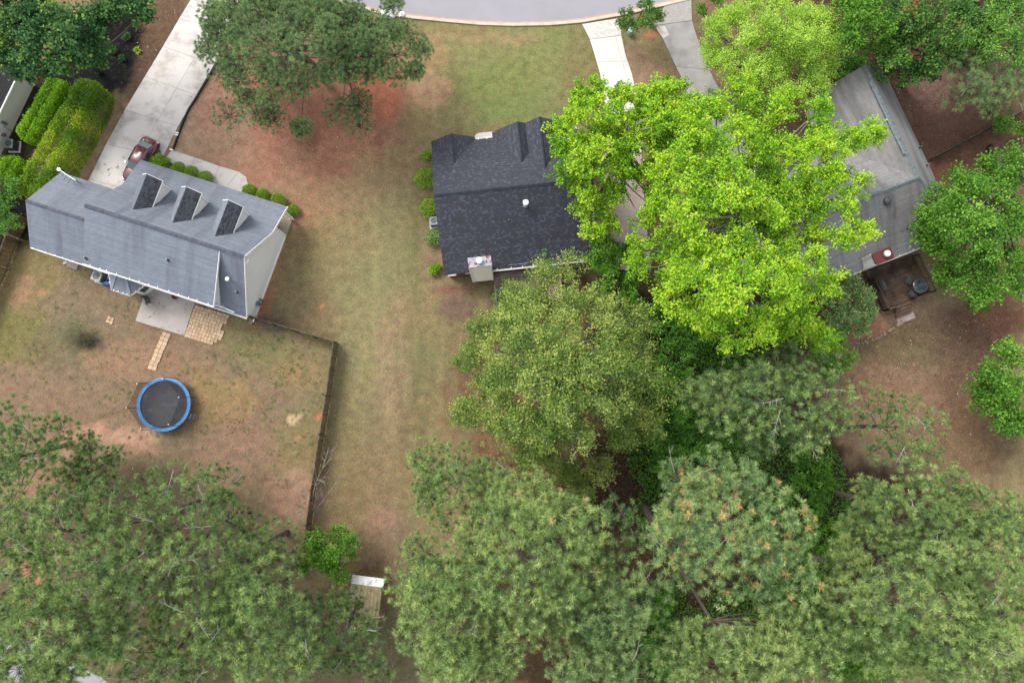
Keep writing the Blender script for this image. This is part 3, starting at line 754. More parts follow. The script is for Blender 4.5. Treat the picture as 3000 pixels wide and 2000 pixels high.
# white rake boards
for path in ([FA(-.02, 0, 2.86), FA(-.02, 2.8, 3.95), FA(-.02, 5.9, 7.43), FA(-.02, 10.45, 2.8)], [FA(13.97, 0.03, 2.72), FA(13.97, 2.8, 3.80), FA(13.97, 5.9, 7.28)],
             [FA(20.37, 3.33, zG(3.3) - .2), FA(20.37, 6.88, 5.18), FA(20.37, 10.42, zG(10.45) - .2)], [FA(2.13, 6.05, 7.3), FA(2.13, 10.42, 4.86)]):
    b = MB()
    for p, q in zip(path[:-1], path[1:]): b.bar(p, q, 0.035, 0.2)
    b.build('rake_board', MAT['white'], rA)
gutter(HA, FA(20.4, 10.5, zG(10.45) - .02), FA(14.0, 10.5, zG(10.45) - .02), 7, 1)
gutter(HA, FA(13.98, 10.48, 4.9), FA(2.15, 10.48, 4.9), 13, 2)
gutter(HA, FA(14.0, 10.52, 2.83), FA(0, 10.52, 2.83), 14, 3)
# downspouts
for path in ([FA(2.3, 10.42, 4.75), FA(2.1, 10.25, 4.4), FA(1.75, 10.3, 3.3), FA(1.1, 10.36, 3.05)], [FA(.1, 10.5, 2.7), FA(.45, 10.2, 2.4), FA(.45, 10.16, .15), FA(.42, 10.6, .12)], [FA(.05, .3, 2.8), FA(.2, .4, 2.5), FA(.2, .45, .1)]):
    b = MB()
    for p, q in zip(path[:-1], path[1:]): b.bar(p, q, 0.11, 0.09)
    b.build('downspout', MAT['white'], HA)
# porch
b = MB(); b.extr([FA(.3, .25, 0), FA(13.6, .25, 0), FA(13.6, 2.1, 0), FA(.3, 2.1, 0)], [FA(.3, .25, .22), FA(13.6, .25, .22), FA(13.6, 2.1, .22), FA(.3, 2.1, .22)])
b.build('porch_floor', M('tan_porch_concrete', C(206, 190, 164), C(190, 172, 148), 2, rough=0.9), HA)
for u in (.4, 4.2, 8.6, 13.3):
    b = MB(); b.box(FA(u, .42, 1.55), (.16, .16, 2.66), RA); b.box(FA(u, .42, .32), (.26, .26, .2), RA); b.box(FA(u, .42, 2.75), (.26, .26, .16), RA)
    b.build('porch_post', MAT['white'], HA)
# dormers on the front slope
for i, ru in enumerate((10.76, 7.2, 3.42)):
    b = MB()
    pf = [(ru - .78, zA(1.92)), (ru + .78, zA(1.92)), (ru + .78, 5.5), (ru, 6.3), (ru - .78, 5.5)]
    pb = [(ru - .78, zA(4.0)), (ru + .78, zA(4.0)), (ru + .78, 5.5), (ru, 6.3), (ru - .78, 5.5)]
    A = [FA(u, 1.92, z - (.05 if k < 2 else 0)) for k, (u, z) in enumerate(pf)]; B = [FA(u, 4.4, min(z, 6.3)) for u, z in pb]
    b.extr(A, B)
    dm = b.build('dormer', MAT['sidA'], HA)
    b = MB()
    for sgn in (1, -1):
        b.bar(FA(ru + sgn * .80, 1.9, zA(1.92)), FA(ru + sgn * .80, 1.9, 5.45), .13, .13)
        b.bar(FA(ru + sgn * .9, 1.66, 5.42), FA(ru, 1.66, 6.37), .05, .16)
        if sgn < 0: b.bar(FA(ru + sgn * .915, 1.68, 5.42), FA(ru + sgn * .915, 4.05, 5.42), .04, .14)
    b.build('trim_board', MAT['white'], dm)
    b = MB(); b.box(FA(ru, 1.88, 4.5), (.95, .1, 1.2), RA); wf = b.build('window_frame', MAT['white'], dm)
    b = MB(); b.box(FA(ru, 1.84, 4.75), (.75, .06, .5), RA); b.box(FA(ru, 1.84, 4.2), (.75, .06, .5), RA); b.build('pane', MAT['glass'], dm)
    b = MB(); s = MB(); s2 = MB()
    for sgn in (1, -1):
        pl = [FA(ru, 1.65, 6.42), FA(ru + sgn * .9, 1.65, 5.46), FA(ru + sgn * .9, 4.09, 5.46), FA(ru, 4.95, 6.42)]
        slab_poly(b, pl, 0.08); shingles(s if sgn < 0 else s2, pl, 0.24, 0.15, 0.03, 0.12, 2.0)  # right slope gets the darker shingles
    dro = b.build('dormer_roof', MAT['shingA'], HA)
    o = s.build('dark_shingles', MAT['shingA_dark'], dro, kind='stuff'); o['label'] = 'dark shingles on the right slope of the dormer'
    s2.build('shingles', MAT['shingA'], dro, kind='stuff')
# bay at the back
bp = [(13.1, 10.3), (12.4, 11.6), (10.65, 11.6), (9.9, 10.3)]
b = MB(); b.extr([FA(u * .97 + .03 * 11.5, v - .2 if v > 11 else v - .3, 0) for u, v in bp], [FA(u * .97 + .03 * 11.5, v - .2 if v > 11 else v - .3, 2.6) for u, v in bp])
bay = b.build('bay', MAT['sidA'], HA)
bt = [(12.0, 10.3), (11.0, 10.3)]
ep = [(13.1, 10.46), (12.32, 11.79), (10.57, 11.79), (9.69, 10.5)]
pls = [[FA(*ep[0], 2.62), FA(*ep[1], 2.62), FA(11.95, 10.5, 3.35)], [FA(*ep[1], 2.62), FA(*ep[2], 2.62), FA(11.0, 10.5, 3.35), FA(11.95, 10.5, 3.35)], [FA(*ep[2], 2.62), FA(*ep[3], 2.62), FA(11.0, 10.5, 3.35)]]
b = MB(); s = MB()
for pl in pls: slab_poly(b, pl, .06); shingles(s, pl, .26, .14, .015)
r_ = b.build('bay_roof', MAT['shingA'], HA); s.build('shingles', MAT['shingA'], r_, kind='stuff')
hm = M('pale_hip_shingle', C(176, 182, 190), C(158, 164, 172), 5)
for p, q in ((FA(12.32, 11.79, 2.66), FA(11.95, 10.5, 3.4)), (FA(10.57, 11.79, 2.66), FA(11.0, 10.5, 3.4))):
    b = MB(); b.bar(p, q, .22, .04); b.build('hip_cap', hm, r_)
for k in range(3): gutter(bay, FA(ep[k][0], ep[k][1], 2.62), FA(ep[k + 1][0], ep[k + 1][1], 2.62), 4, 9 + k)
# bay window facing the patio
p, q = Vector(FA(10.62, 11.36, 1.5)), Vector(FA(10.02, 10.25, 1.5))
b = MB(); b.bar(p + (q - p) * .12, p + (q - p) * .88, .12, 1.3); wf = b.build('window_frame', MAT['white'], bay)
b = MB(); off = Vector(FA(9.5, 11.0, 0)) - Vector(FA(9.95, 10.75, 0)); off.normalize()
b.bar(p + (q - p) * .22 + off * .06, p + (q - p) * .78 + off * .06, .06, 1.05); b.build('pane', MAT['glass'], bay)
# roof fittings
for (px_, py_, u, v, z, cap) in ((0, 0, 13.72, 9.94, 5.2, 0), (0, 0, 6.44, 8.0, 6.28, 0), (0, 0, .75, 8.67, 4.68, 0)):
    vent_pipe(HA, FA(u, v, z), .3, .07)
vent_pipe(HA, FA(1.38, 7.95, 5.4), .45, .08, True, MAT['metal'])
b = MB(); b.lathe(Vector(FA(.16, 6.1, 6.7)), [(.03, -.1), (.28, 0), (.30, .05), (.2, .07), (.001, .05)], 14); b.build('gable_lamp', MAT['white'], HA)
b = MB(); b.box(FA(.24, 8.9, .9), (.28, .34, .5), RA); b.box(FA(.2, 8.5, .7), (.2, .22, .3), RA); b.tube([FA(.24, 8.9, .6), FA(.1, 8.7, .3), FA(.24, 8.4, .1)], .04, 6)
b.build('gas_meter', MAT['grille'], HA)
b = MB(); b.box(FA(17.0, 3.72, 1.15), (4.6, .08, 2.15), RA); b.build('garage_door', MAT['white'], HA)
b = MB(); b.box(FA(7.0, 2.06, 1.1), (.95, .08, 2.05), RA); b.build('door', MAT['redcap'], HA)

# antenna on the garage
an = empty('antenna', FA(18.33, 3.64, 3.2)); 
tag(an, 'white television antenna on a short mast at the garage roof corner', 'antenna')
an.location = (0, 0, 0)
b = MB(); b.tube([FA(18.33, 3.7, 3.05), FA(18.33, 3.64, 4.2)], .03, 6); b.tube([FA(18.0, 3.7, 3.1), FA(18.33, 3.64, 3.9)], .02, 5); b.tube([FA(18.5, 4.1, 3.3), FA(18.33, 3.64, 3.9)], .02, 5); b.build('mast', MAT['metal'], an)
b = MB(); b.tube([FA(17.9, 3.75, 4.2), FA(19.6, 3.3, 4.2)], .035, 6); b.build('boom', MAT['white'], an)
b = MB(); 
for k, l in ((.25, .55), (.5, .5), (.7, .3)):
    c = Vector(FA(17.9 + 1.7 * k, 3.75 - .45 * k, 4.2)); d = Vector(FA(.25, 1, 0)) - Vector(FA(0, 0, 0)); d.normalize()
    b.tube([c - d * l, c + d * l], .022, 5)
b.build('element', MAT['dkmetal'], an)
b = MB(); c = Vector(FA(19.65, 3.28, 4.2)); b.lathe(c, [(.03, -.13), (.16, -.05), (.17, .06), (.05, .12)], 8); b.build('end_reflector', MAT['white'], an)

def ac_unit(p, rz, label, size=(.74, .74, .72), top=None, dark=False, group='air conditioning units'):
    e = empty('air_conditioner', (p[0], p[1], 0), rz); tag(e, label, 'air conditioner', group)
    b = MB(); b.box((0, 0, .04), (size[0] + .25, size[1] + .25, .08)); b.build('pad', MAT['concrete'], e)
    b = MB(); b.box((0, 0, .08 + size[2] / 2), (size[0] - .06, size[1] - .06, size[2]))
    for k in range(9):
        zz = .16 + k * size[2] / 10
        for sx, sy, lx, ly in ((0, 1, size[0], .03), (0, -1, size[0], .03), (1, 0, .03, size[1]), (-1, 0, .03, size[1])):
            b.box((sx * (size[0] / 2 - .015), sy * (size[1] / 2 - .015), zz), (lx, ly, .035))
    b.build('cabinet', MAT['dkmetal'] if dark else MAT['grille'], e)
    zt = .08 + size[2]; n = 24; R = size[0] * .36
    b = MB(); hx, hy = size[0] / 2, size[1] / 2
    ring = [(R * math.cos(2 * math.pi * k / n), R * math.sin(2 * math.pi * k / n)) for k in range(n)]
    sq = []
    for x, y in ring:
        m_ = max(abs(x) / hx, abs(y) / hy); sq.append((x / m_, y / m_))
    V = [(x, y, zt + .05) for x, y in ring] + [(x, y, zt + .05) for x, y in sq] + [(x, y, zt) for x, y in sq] + [(x, y, zt - .1) for x, y in ring]
    F = []
    for k in range(n):
        j = (k + 1) % n; F += [[k, n + k, n + j, j], [n + k, 2 * n + k, 2 * n + j, n + j], [3 * n + k, k, j, 3 * n + j]]
    b.add(V, F); b.build('top_panel', top or MAT['metal'], e)
    b = MB(); b.lathe((0, 0, zt - .12), [(R, 0), (.001, .002)], 20); b.build('fan_well', MAT['blackpipe'], e)
    b = MB(); b.lathe((0, 0, zt - .08), [(.09, 0), (.1, .06), (.04, .09)], 10)
    for k in range(5):
        a = 2 * math.pi * k / 5 + .4
        c_, s_ = math.cos(a), math.sin(a); c2, s2 = math.cos(a + .55), math.sin(a + .55)
        b.add([(c_ * .08, s_ * .08, zt - .07), (c_ * R * .9, s_ * R * .9, zt - .05), (c2 * R * .9, s2 * R * .9, zt - .09), (c2 * .08, s2 * .08, zt - .06)], [[0, 1, 2, 3]])
    b.build('fan', MAT['metal'], e)
    b = MB()
    for k in range(10):
        a = math.pi * k / 10
        b.bar((-R * math.cos(a), -R * math.sin(a), zt + .045), (R * math.cos(a), R * math.sin(a), zt + .045), .007, .007)
    for rr in (.35, .7): 
        pts = [(R * rr * math.cos(2 * math.pi * k / 16), R * rr * math.sin(2 * math.pi * k / 16), zt + .05) for k in range(17)]
        b.tube(pts, .004, 4, cap=False)
    b.build('fan_guard', MAT['grille'], e)
    return e
ac_unit(FA(15.14, 11.05, 0), RA, 'pale air conditioner with open black fan well behind the grey house', (.9, .9, .8))
ac_unit(at(45, 430, 0)[:2] + np.array([.0, -.05]), RA + .3, 'dark sided air conditioner between clipped hedges at the far left house', (.85, .85, .8), None, True)

# blue barrel
e = empty('barrel', FA(14.25, 11.35, 0)); tag(e, 'blue plastic barrel on its side next to the air conditioner behind the grey house', 'barrel')
b = MB()
prof = [(.001, -.42), (.24, -.42), (.28, -.36), (.28, -.16), (.30, -.14), (.28, -.12), (.28, .12), (.30, .14), (.28, .16), (.28, .36), (.24, .42), (.001, .42)]
n = 18; V = []; F = []
for r_, z_ in prof:
    for k in range(n): V.append((z_, r_ * math.cos(2 * math.pi * k / n), .3 + r_ * math.sin(2 * math.pi * k / n)))
for i in range(len(prof) - 1):
    for k in range(n): F.append([i * n + k, i * n + (k + 1) % n, (i + 1) * n + (k + 1) % n, (i + 1) * n + k])
b.add(V, F); b.build('shell', MAT['blue'], e)
b = MB(); b.lathe((.25, .05, .57), [(.05, 0), (.05, .04), (.03, .05)], 8); b.build('bung', MAT['white'], e)
e.rotation_euler = (0, 0, RA + .25)

# patio, pavers
b = MB(); pp = [P2(398, 940), P2(540, 983), P2(571, 888), P2(556, 868), P2(452, 835), P2(424, 865)]; b.prism(pp, -.1, .06)
tag(b.build('patio', MAT['patio']), kind='structure')
def paver_field(name, label, o, ax, ay, nx, ny, s, skip=lambda i, j: False, seed=2, cat='paving', gap=.025, big=.0):
    e = empty(name, (o[0], o[1], 0)); tag(e, label, cat)
    ang = math.atan2(ax[1], ax[0]); rg = random.Random(seed)
    bb = MB(); h = s / 2 - gap / 2; bb.box((0, 0, .02), (2 * h, 2 * h, .08)); 
    proto = None
    for j in range(ny):
        sh = rg.uniform(-.03, .03)
        for i in range(nx):
            if skip(i, j): continue
            p = np.array(o[:2]) + np.array(ax) * (i + .5) * s + np.array(ay) * (j + .5) * s + np.array(ax) * sh
            if proto is None: ob = proto = bb.build('paver', MAT['paver'], e)
            else:
                ob = proto.copy(); COL.objects.link(ob); ob.parent = e
            ob.location = (p[0] - o[0] + rg.uniform(-.008, .008), p[1] - o[1] + rg.uniform(-.008, .008), rg.uniform(-.01, .012))
            ob.rotation_euler = (rg.uniform(-.02, .02), rg.uniform(-.02, .02), ang + rg.uniform(-.03, .03))
    return e
o_ = at(571, 893, 0); a_ = at(669, 922, 0) - o_; a_ = a_[:2] / np.linalg.norm(a_[:2]); c_ = at(541, 985, 0) - o_; c_ = c_[:2] / np.linalg.norm(c_[:2])
rgp = random.Random(4); ends = [rgp.choice([0, 0, 0, 1]) for _ in range(20)]
paver_field('paver_patio', 'square tan concrete pavers laid in a grid beside the concrete patio', o_, a_, c_, 11, 10, .305, lambda i, j: i >= 11 - ends[j] - (1 if j > 7 else 0))
o_ = at(477, 971, 0); a_ = at(500, 978, 0) - o_; a_ = a_[:2] / np.linalg.norm(a_[:2]); c_ = at(430, 1083, 0) - o_; c_ = c_[:2] / np.linalg.norm(c_[:2])
paver_field('stepping_path', 'narrow two wide path of tan pavers leading from the patio toward the trampoline', o_, a_, c_, 2, 9, .40, seed=6, gap=.035)
o_ = at(318, 924, 0); a_ = np.array([.93, -.36]); c_ = np.array([-.36, -.93])
paver_field('paver_square', 'four loose tan pavers laid as a small square alone in the back yard', o_, a_, c_, 2, 2, .33, seed=7, gap=.05)
b = MB(); b.box((*P2(215, 775), .04), (1.0, .7, .1), RA); tag(b.build('step_slab', MAT['slabdark']), 'brownish concrete step slab at the back garage wall', 'slab')
b = MB(); b.prism([P2(186, 768), P2(197, 764), P2(201, 772), P2(187, 775)], .0, .1); tag(b.build('splash_block', MAT['metal'], None), 'pale grey splash block below the garage gutter', 'splash block', 'downspout splash blocks')
b = MB(); b.box((*P2(736, 943), .06), (.35, .5, .12), RA); tag(b.build('splash_block', MAT['stone'], None), 'tan splash block below the downspout at the right back corner of the grey house', 'splash block', 'downspout splash blocks')

# patio chair and white pot
e = empty('patio_chair', (*at(441, 884, 0)[:2], .06), math.radians(200)); tag(e, 'dark grey mesh patio chair facing the bay on the concrete patio', 'chair')
b = MB(); b.box((0, 0, .42), (.5, .5, .03)); b.build('seat', M('grey_mesh_fabric', C(92, 92, 94), C(80, 80, 82), 8), e)
b = MB(); b.extr([(-.24, -.25, .44), (.24, -.25, .44), (.24, -.42, .92), (-.24, -.42, .92)], [(-.24, -.22, .45), (.24, -.22, .45), (.24, -.39, .93), (-.24, -.39, .93)]); b.build('backrest', M('grey_mesh_back', C(88, 88, 90), C(76, 76, 78), 8), e)
for sx in (-1, 1):
    b = MB(); b.tube([(sx * .28, .28, 0), (sx * .28, .25, .62), (sx * .28, -.28, .64), (sx * .26, -.43, .93)], .016, 6); b.build('arm', MAT['dkmetal'], e)
    for yy, y2 in ((.25, .28), (-.2, -.36)):
        b = MB(); b.tube([(sx * .26, yy, .42), (sx * .27, y2, 0)], .016, 6); b.build('leg', MAT['dkmetal'], e)
b = MB(); b.lathe((*at(427, 874, 0)[:2], .06), [(.07, 0), (.11, .06), (.13, .3), (.10, .36), (.001, .38)], 12); tag(b.build('white_pot', MAT['white'], None, True), 'small round white pot beside the grey patio chair', 'pot')
b = MB(); b.lathe((*at(517, 867, 0)[:2], .06), [(.2, 0), (.33, .16), (.36, .2), (.3, .2), (.24, .1), (.001, .1)], 16); tag(b.build('fire_bowl', MAT['redcap'], None), 'rusty round bowl on the patio against the house wall', 'bowl')

# ---------------------------------------------------------------- centre house (dark roof)
FB = Frame((-7.25, 24.36), RB)
HB = empty('house'); tag(HB, 'house with dark slate shingle roof and cream chimney in the centre', 'house')
S = .5345
def zB(v): return 2.9 + S * v if v < 5.8 else 6.0 - .495 * (v - 5.8)
W_ = 13.6
b = MB()
prof = [(.4, 0), (11.7, 0), (11.7, zB(11.7) - .14), (5.8, 5.84), (.4, zB(.4) - .14)]
b.extr([FB(.35, v, z) for v, z in prof], [FB(W_ - .35, v, z) for v, z in prof])
for (u0, u1, zp, v0) in ((.35, 3.6, 4.2, .1), (5.7, 10.0, 4.55, -.05), (7.3, 12.5, 5.0, -.05)):
    um = (u0 + u1) / 2
    pf = [(u0, 0), (u1, 0), (u1, 2.8), (um, zp), (u0, 2.8)]
    b.extr([FB(u, v0, z) for u, z in pf], [FB(u, v0 + 1.0, z) for u, z in pf])
wB = b.build('wall', MAT['cream'], HB)
b = MB(); prof = [(.36, 0), (11.74, 0), (11.74, .75), (.36, .75)]
b.extr([FB(.31, v, z) for v, z in prof], [FB(W_ - .31, v, z) for v, z in prof]); b.build('brick_base', MAT['brick'], HB)
b = MB(); b.box(FB(1.4, 11.76, 1.9), (.9, .1, 1.1), RB); wf = b.build('window_frame', MAT['white'], HB)
b = MB(); b.box(FB(1.4, 11.82, 1.9), (.75, .06, .95), RB); b.build('pane', MAT['glass'], wf)
b = MB(); b.box(FB(6.6, 11.76, 2.0), (1.8, .1, 2.1), RB); wf = b.build('door_frame', MAT['white'], HB)
b = MB(); b.box(FB(6.6, 11.82, 2.0), (1.6, .06, 1.95), RB); b.build('pane', MAT['glass'], wf)
b = MB(); s = MB()
back = [FB(0, 5.8, 6.0), FB(W_, 5.8, 6.0), FB(W_, 12.06, 2.9), FB(0, 12.06, 2.9)]
front = [FB(0, 0, 2.9), FB(W_, 0, 2.9), FB(W_, 5.8, 6.0), FB(0, 5.8, 6.0)]
slab_poly(b, back, .16); slab_poly(b, front, .16)
shingles(s, back, .2, .14, .016, .2, 1.2); shingles(s, front, .2, .14, .016, .2, 1.2)
gables = [(0, 1.96, 3.95, 4.2, -.2), (5.54, 7.85, 10.16, 4.6, -.5), (7.0, 9.75, 12.5, 5.1, -.5)]
for (ul, um, ur, zp, vf) in gables:
    vb = (zp - 2.9) / S
    for ue in (ul, ur):
        pl = [FB(um, vf, zp + .02), FB(ue, vf, 2.92), FB(ue, .02, 2.92), FB(um, vb, zp + .02)]
        slab_poly(b, pl, .14); shingles(s, pl, .2, .14, .016, .2, 1.2)
rB = b.build('roof', MAT['shingB'], HB)
s.build('shingles', MAT['shingB'], rB, kind='stuff')
def dirn(F, a, b_): return Vector(F(*b_)) - Vector(F(*a))
ridge_caps(rB, MAT['capB'], FB(0, 5.8, 6.02), FB(W_, 5.8, 6.02), dirn(FB, (0, 5.8, 6), (0, 5.3, 6 - .5 * S)), dirn(FB, (0, 5.8, 6), (0, 6.3, 6 - .25)), .2, .17)
for (ul, um, ur, zp, vf) in gables:
    sl = (zp - 2.9) / (um - ul)
    ridge_caps(rB, MAT['capB'], FB(um, vf, zp + .03), FB(um, (zp - 2.9) / S, zp + .03), dirn(FB, (0, 0, 0), (-.5, 0, -.5 * sl)), dirn(FB, (0, 0, 0), (.5, 0, -.5 * sl)), .16, .17)
gutter(HB, FB(4.3, 12.14, 2.88), FB(W_, 12.14, 2.88), 9, 21)
gutter(HB, FB(0.3, 12.12, 2.86), FB(1.0, 12.12, 2.86), 1, 22)
gutter(HB, FB(5.5, -.06, 2.9), FB(4.0, -.06, 2.9), 2, 23)
vent_pipe(HB, FB(7.68, 7.26, zB(7.26)), .62, .11, True, MAT['metal'])
vent_pipe(HB, FB(6.13, 8.35, zB(8.35)), .3, .05)
# chimney
b = MB(); b.extr([FB(2.42, 11.8, .7), FB(4.2, 11.8, .7), FB(4.2, 12.5, .7), FB(2.42, 12.5, .7)], [FB(2.42, 11.8, 6.9), FB(4.2, 11.8, 6.9), FB(4.2, 12.5, 6.9), FB(2.42, 12.5, 6.9)])
ch = b.build('chimney', siding('cream_lap_siding', (.84, .80, .68), 0), HB)
for u, v in ((2.42, 12.5), (4.2, 12.5), (4.2, 11.8), (2.42, 11.8)):
    b = MB(); b.box(FB(u, v, 3.8), (.16, .05, 6.15), RB); b.box(FB(u, v, 3.8), (.05, .16, 6.15), RB); b.build('corner_board', MAT['cream'], ch)
b = MB(); b.box(FB(3.31, 12.15, 6.95), (1.92, .84, .12), RB); b.build('chimney_cap', MAT['rustcap'], ch)
b = MB(); b.lathe(FB(3.31, 12.12, 7.0), [(.2, 0), (.2, .22), (.27, .24), (.29, .30), (.18, .38), (.001, .4)], 18); b.build('flue_cap', MAT['white'], ch, True)
b = MB(); b.extr([FB(2.5, 11.85, 0), FB(4.12, 11.85, 0), FB(4.12, 12.4, 0), FB(2.5, 12.4, 0)], [FB(2.5, 11.85, .7), FB(4.12, 11.85, .7), FB(4.12, 12.4, .7), FB(2.5, 12.4, .7)]); b.build('chimney_base', MAT['brick'], ch)
# front porch patio
b = MB(); b.prism([tuple(FB(u, v, 0)[:2]) for u, v in ((3.75, -.2), (3.75, -1.2), (4.0, -1.65), (4.4, -1.8), (12.4, -1.7), (13.6, -1.5), (13.6, .3), (3.75, .3))], -.1, .06)
tag(b.build('path', MAT['concreteW']), kind='structure')
# deck behind the centre house
def deck(name, label, F, ang, u0, u1, v0, v1, z, mat, pw=.14, along_u=True, gap=.012):
    e = empty(name); tag(e, label, 'deck')
    n = int((v1 - v0) / pw); proto = None
    bb = MB(); bb.box((0, 0, 0), (u1 - u0, pw - gap, .04)); 
    for k in range(n):
        if proto is None: ob = proto = bb.build('plank', mat, e)
        else: ob = proto.copy(); COL.objects.link(ob); ob.parent = e
        p = F((u0 + u1) / 2, v0 + (k + .5) * pw, z); ob.location = p; ob.rotation_euler = (0, 0, ang)
    b = MB()
    for v in (v0 + .05, v1 - .05): b.bar(F(u0, v, z - .14), F(u1, v, z - .14), .05, .2)
    for u in (u0 + .03, u1 - .03, (u0 + u1) / 2): b.bar(F(u, v0, z - .14), F(u, v1, z - .14), .05, .2)
    b.build('joist', mat, e)
    for u in (u0 + .1, u1 - .1):
        for v in (v0 + .3, v1 - .1):
            b = MB(); b.box(F(u, v, (z - .2) / 2), (.12, .12, z - .2), ang); b.build('post', mat, e)
    return e
dk = deck('deck', 'pale grey wood deck half hidden by the olive green tree', FB, RB, 4.3, 10.2, 11.95, 15.0, .95, MAT['deckB'])
def railing(e, pts, z, mat, h=.95):
    for p, q in zip(pts[:-1], pts[1:]):
        p = Vector((p[0], p[1], z)); q = Vector((q[0], q[1], z)); Ln = (q - p).length
        b = MB(); b.bar(p + Vector((0, 0, h)), q + Vector((0, 0, h)), .14, .04); b.bar(p + Vector((0, 0, .12)), q + Vector((0, 0, .12)), .04, .08); b.build('rail', mat, e)
        bb = MB(); bb.box((0, 0, h / 2), (.035, .035, h)); pr = None
        n = int(Ln / .16)
        for k in range(n):
            c = p + (q - p) * ((k + .5) / n)
            if pr is None: o = pr = bb.build('baluster', mat, e)
            else: o = pr.copy(); COL.objects.link(o); o.parent = e
            o.location = c
        for c in (p, q):
            b = MB(); b.box((c.x, c.y, z + h / 2), (.1, .1, h + .06)); b.build('post', mat, e)
railing(dk, [FB(4.3, 13.2, 0), FB(4.3, 15.0, 0)], .97, MAT['deckB'])
railing(dk, [FB(6.4, 15.0, 0), FB(10.2, 15.0, 0), FB(10.2, 12.2, 0)], .97, MAT['deckB'])
for k in range(4):
    b = MB(); b.bar(FB(4.4, 15.15 + .3 * k, .8 - .2 * k), FB(6.3, 15.15 + .3 * k, .8 - .2 * k), .28, .05); b.build('step', MAT['deckB'], dk)
ac_unit(FB(-.62, 6.46, 0), RB, 'pale green grey air conditioner with radial fan guard beside the dark roofed house', (.76, .76, .75))

# ---------------------------------------------------------------- right house (grey L-shaped roof)
FC = Frame((34.28, 20.07), RCC)
HC = empty('house'); tag(HC, 'house with aged grey L shaped roof and red capped chimney on the right', 'house')
SE, SS = .886, .564
ridge1, ridge2 = (.2, 0), 0
nV = -10.8
b = MB(); s = MB(); s_st = MB()
east = [FC(.2, nV, 6), FC(3.7, nV + .35, 2.9), FC(3.7, 5.5, 2.9), FC(.2, 0, 6)]
west = [FC(.2, nV, 6), FC(.2, 0, 6), FC(-3.3, -5.5, 2.9), FC(-3.3, nV, 2.9)]
north = [FC(.2, 0, 6), FC(-11.3, 0, 6), FC(-11.3, -5.5, 2.9), FC(-3.3, -5.5, 2.9)]
south = [FC(.2, 0, 6), FC(3.7, 5.5, 2.9), FC(-11.3, 5.5, 2.9), FC(-11.3, 0, 6)]
for pl in (east, west, north, south): slab_poly(b, pl, .16); shingles(s, pl, .28, .15)
rC = b.build('roof', MAT['shingC'], HC); s.build('shingles', MAT['shingC'], rC, kind='stuff')
ridge_caps(rC, MAT['capC'], FC(.2, nV, 6.02), FC(.2, 0, 6.02), dirn(FC, (0, 0, 0), (-.5, 0, -.443)), dirn(FC, (0, 0, 0), (.5, 0, -.443)), .22)
ridge_caps(rC, MAT['capC'], FC(.2, 0, 6.02), FC(-11.3, 0, 6.02), dirn(FC, (0, 0, 0), (0, -.5, -.28)), dirn(FC, (0, 0, 0), (0, .5, -.28)), .22)
ridge_caps(rC, MAT['capC'], FC(.2, 0, 6.02), FC(3.7, 5.5, 2.92), dirn(FC, (0, 0, 0), (-.5, .2, -.15)), dirn(FC, (0, 0, 0), (.5, -.2, -.3)), .16)
b = MB(); b.bar(FC(-.08, nV + 1.6, 6.02), FC(-.08, -2.3, 6.02), .2, .07); b.build('ridge_vent', MAT['capC'], rC)
b = MB()
b.extr([FC(u, v, 0) for u, v in ((3.3, nV + .5), (3.3, 5.1), (-11.0, 5.1), (-11.0, -5.1), (-2.9, -5.1), (-2.9, nV + .5))], [FC(u, v, 2.75) for u, v in ((3.3, nV + .5), (3.3, 5.1), (-11.0, 5.1), (-11.0, -5.1), (-2.9, -5.1), (-2.9, nV + .5))])
b.extr([FC(-2.9, nV + .5, 2.75), FC(3.3, nV + .5, 2.75), FC(.2, nV + .5, 5.7)], [FC(-2.9, nV + 1, 2.75), FC(3.3, nV + 1, 2.75), FC(.2, nV + 1, 5.7)])
wC = b.build('wall', MAT['sidC'], HC)
gutter(HC, FC(-11.3, 5.56, 2.88), FC(-5.9, 5.56, 2.88), 5, 31); gutter(HC, FC(-4.0, 5.56, 2.88), FC(3.7, 5.56, 2.88), 6, 32)
b = MB(); b.extr([FC(-5.72, 4.6, 0), FC(-4.1, 4.6, 0), FC(-4.1, 5.5, 0), FC(-5.72, 5.5, 0)], [FC(-5.72, 4.6, 5.0), FC(-4.1, 4.6, 5.0), FC(-4.1, 5.5, 5.0), FC(-5.72, 5.5, 5.0)])
cc = b.build('chimney', MAT['sidC'], HC)
for u, v in ((-5.72, 4.6), (-5.72, 5.5), (-4.1, 5.5)):
    b = MB(); b.box(FC(u, v, 2.5), (.2, .06, 4.96), RCC); b.box(FC(u, v, 2.5), (.06, .2, 4.96), RCC); b.build('corner_board', MAT['white'], cc)
b = MB(); b.box(FC(-4.91, 5.05, 5.05), (1.75, 1.02, .12), RCC); b.build('chimney_cap', MAT['redcap'], cc)
b = MB(); b.lathe(FC(-4.75, 5.0, 5.1), [(.19, 0), (.19, .3), (.27, .32), (.27, .5), (.2, .56), (.001, .58)], 16); b.build('flue_cap', MAT['white'], cc, True)
e_ = MB(); e_.lathe(FC(-2.9, .85, zv := 6 - .564 * .85), [(.30, -.2), (.32, .1), (.36, .14), (.3, .3), (.15, .36), (.001, .37)], 18); e_.build('roof_fan', MAT['dkmetal'], HC)
vent_pipe(HC, FC(3.35, -2.74, 6 - SE * 3.15), .35, .06); vent_pipe(HC, FC(3.05, -.97, 6 - SE * 2.85), .35, .06)
vent_pipe(HC, FC(-1.3, 3.6, 6 - SS * 3.6), .3, .05)
dC = deck('deck', 'dark brown weathered deck with railing behind the right house', FC, RCC, -4.45, .15, 5.75, 9.6, .9, MAT['deckC'])
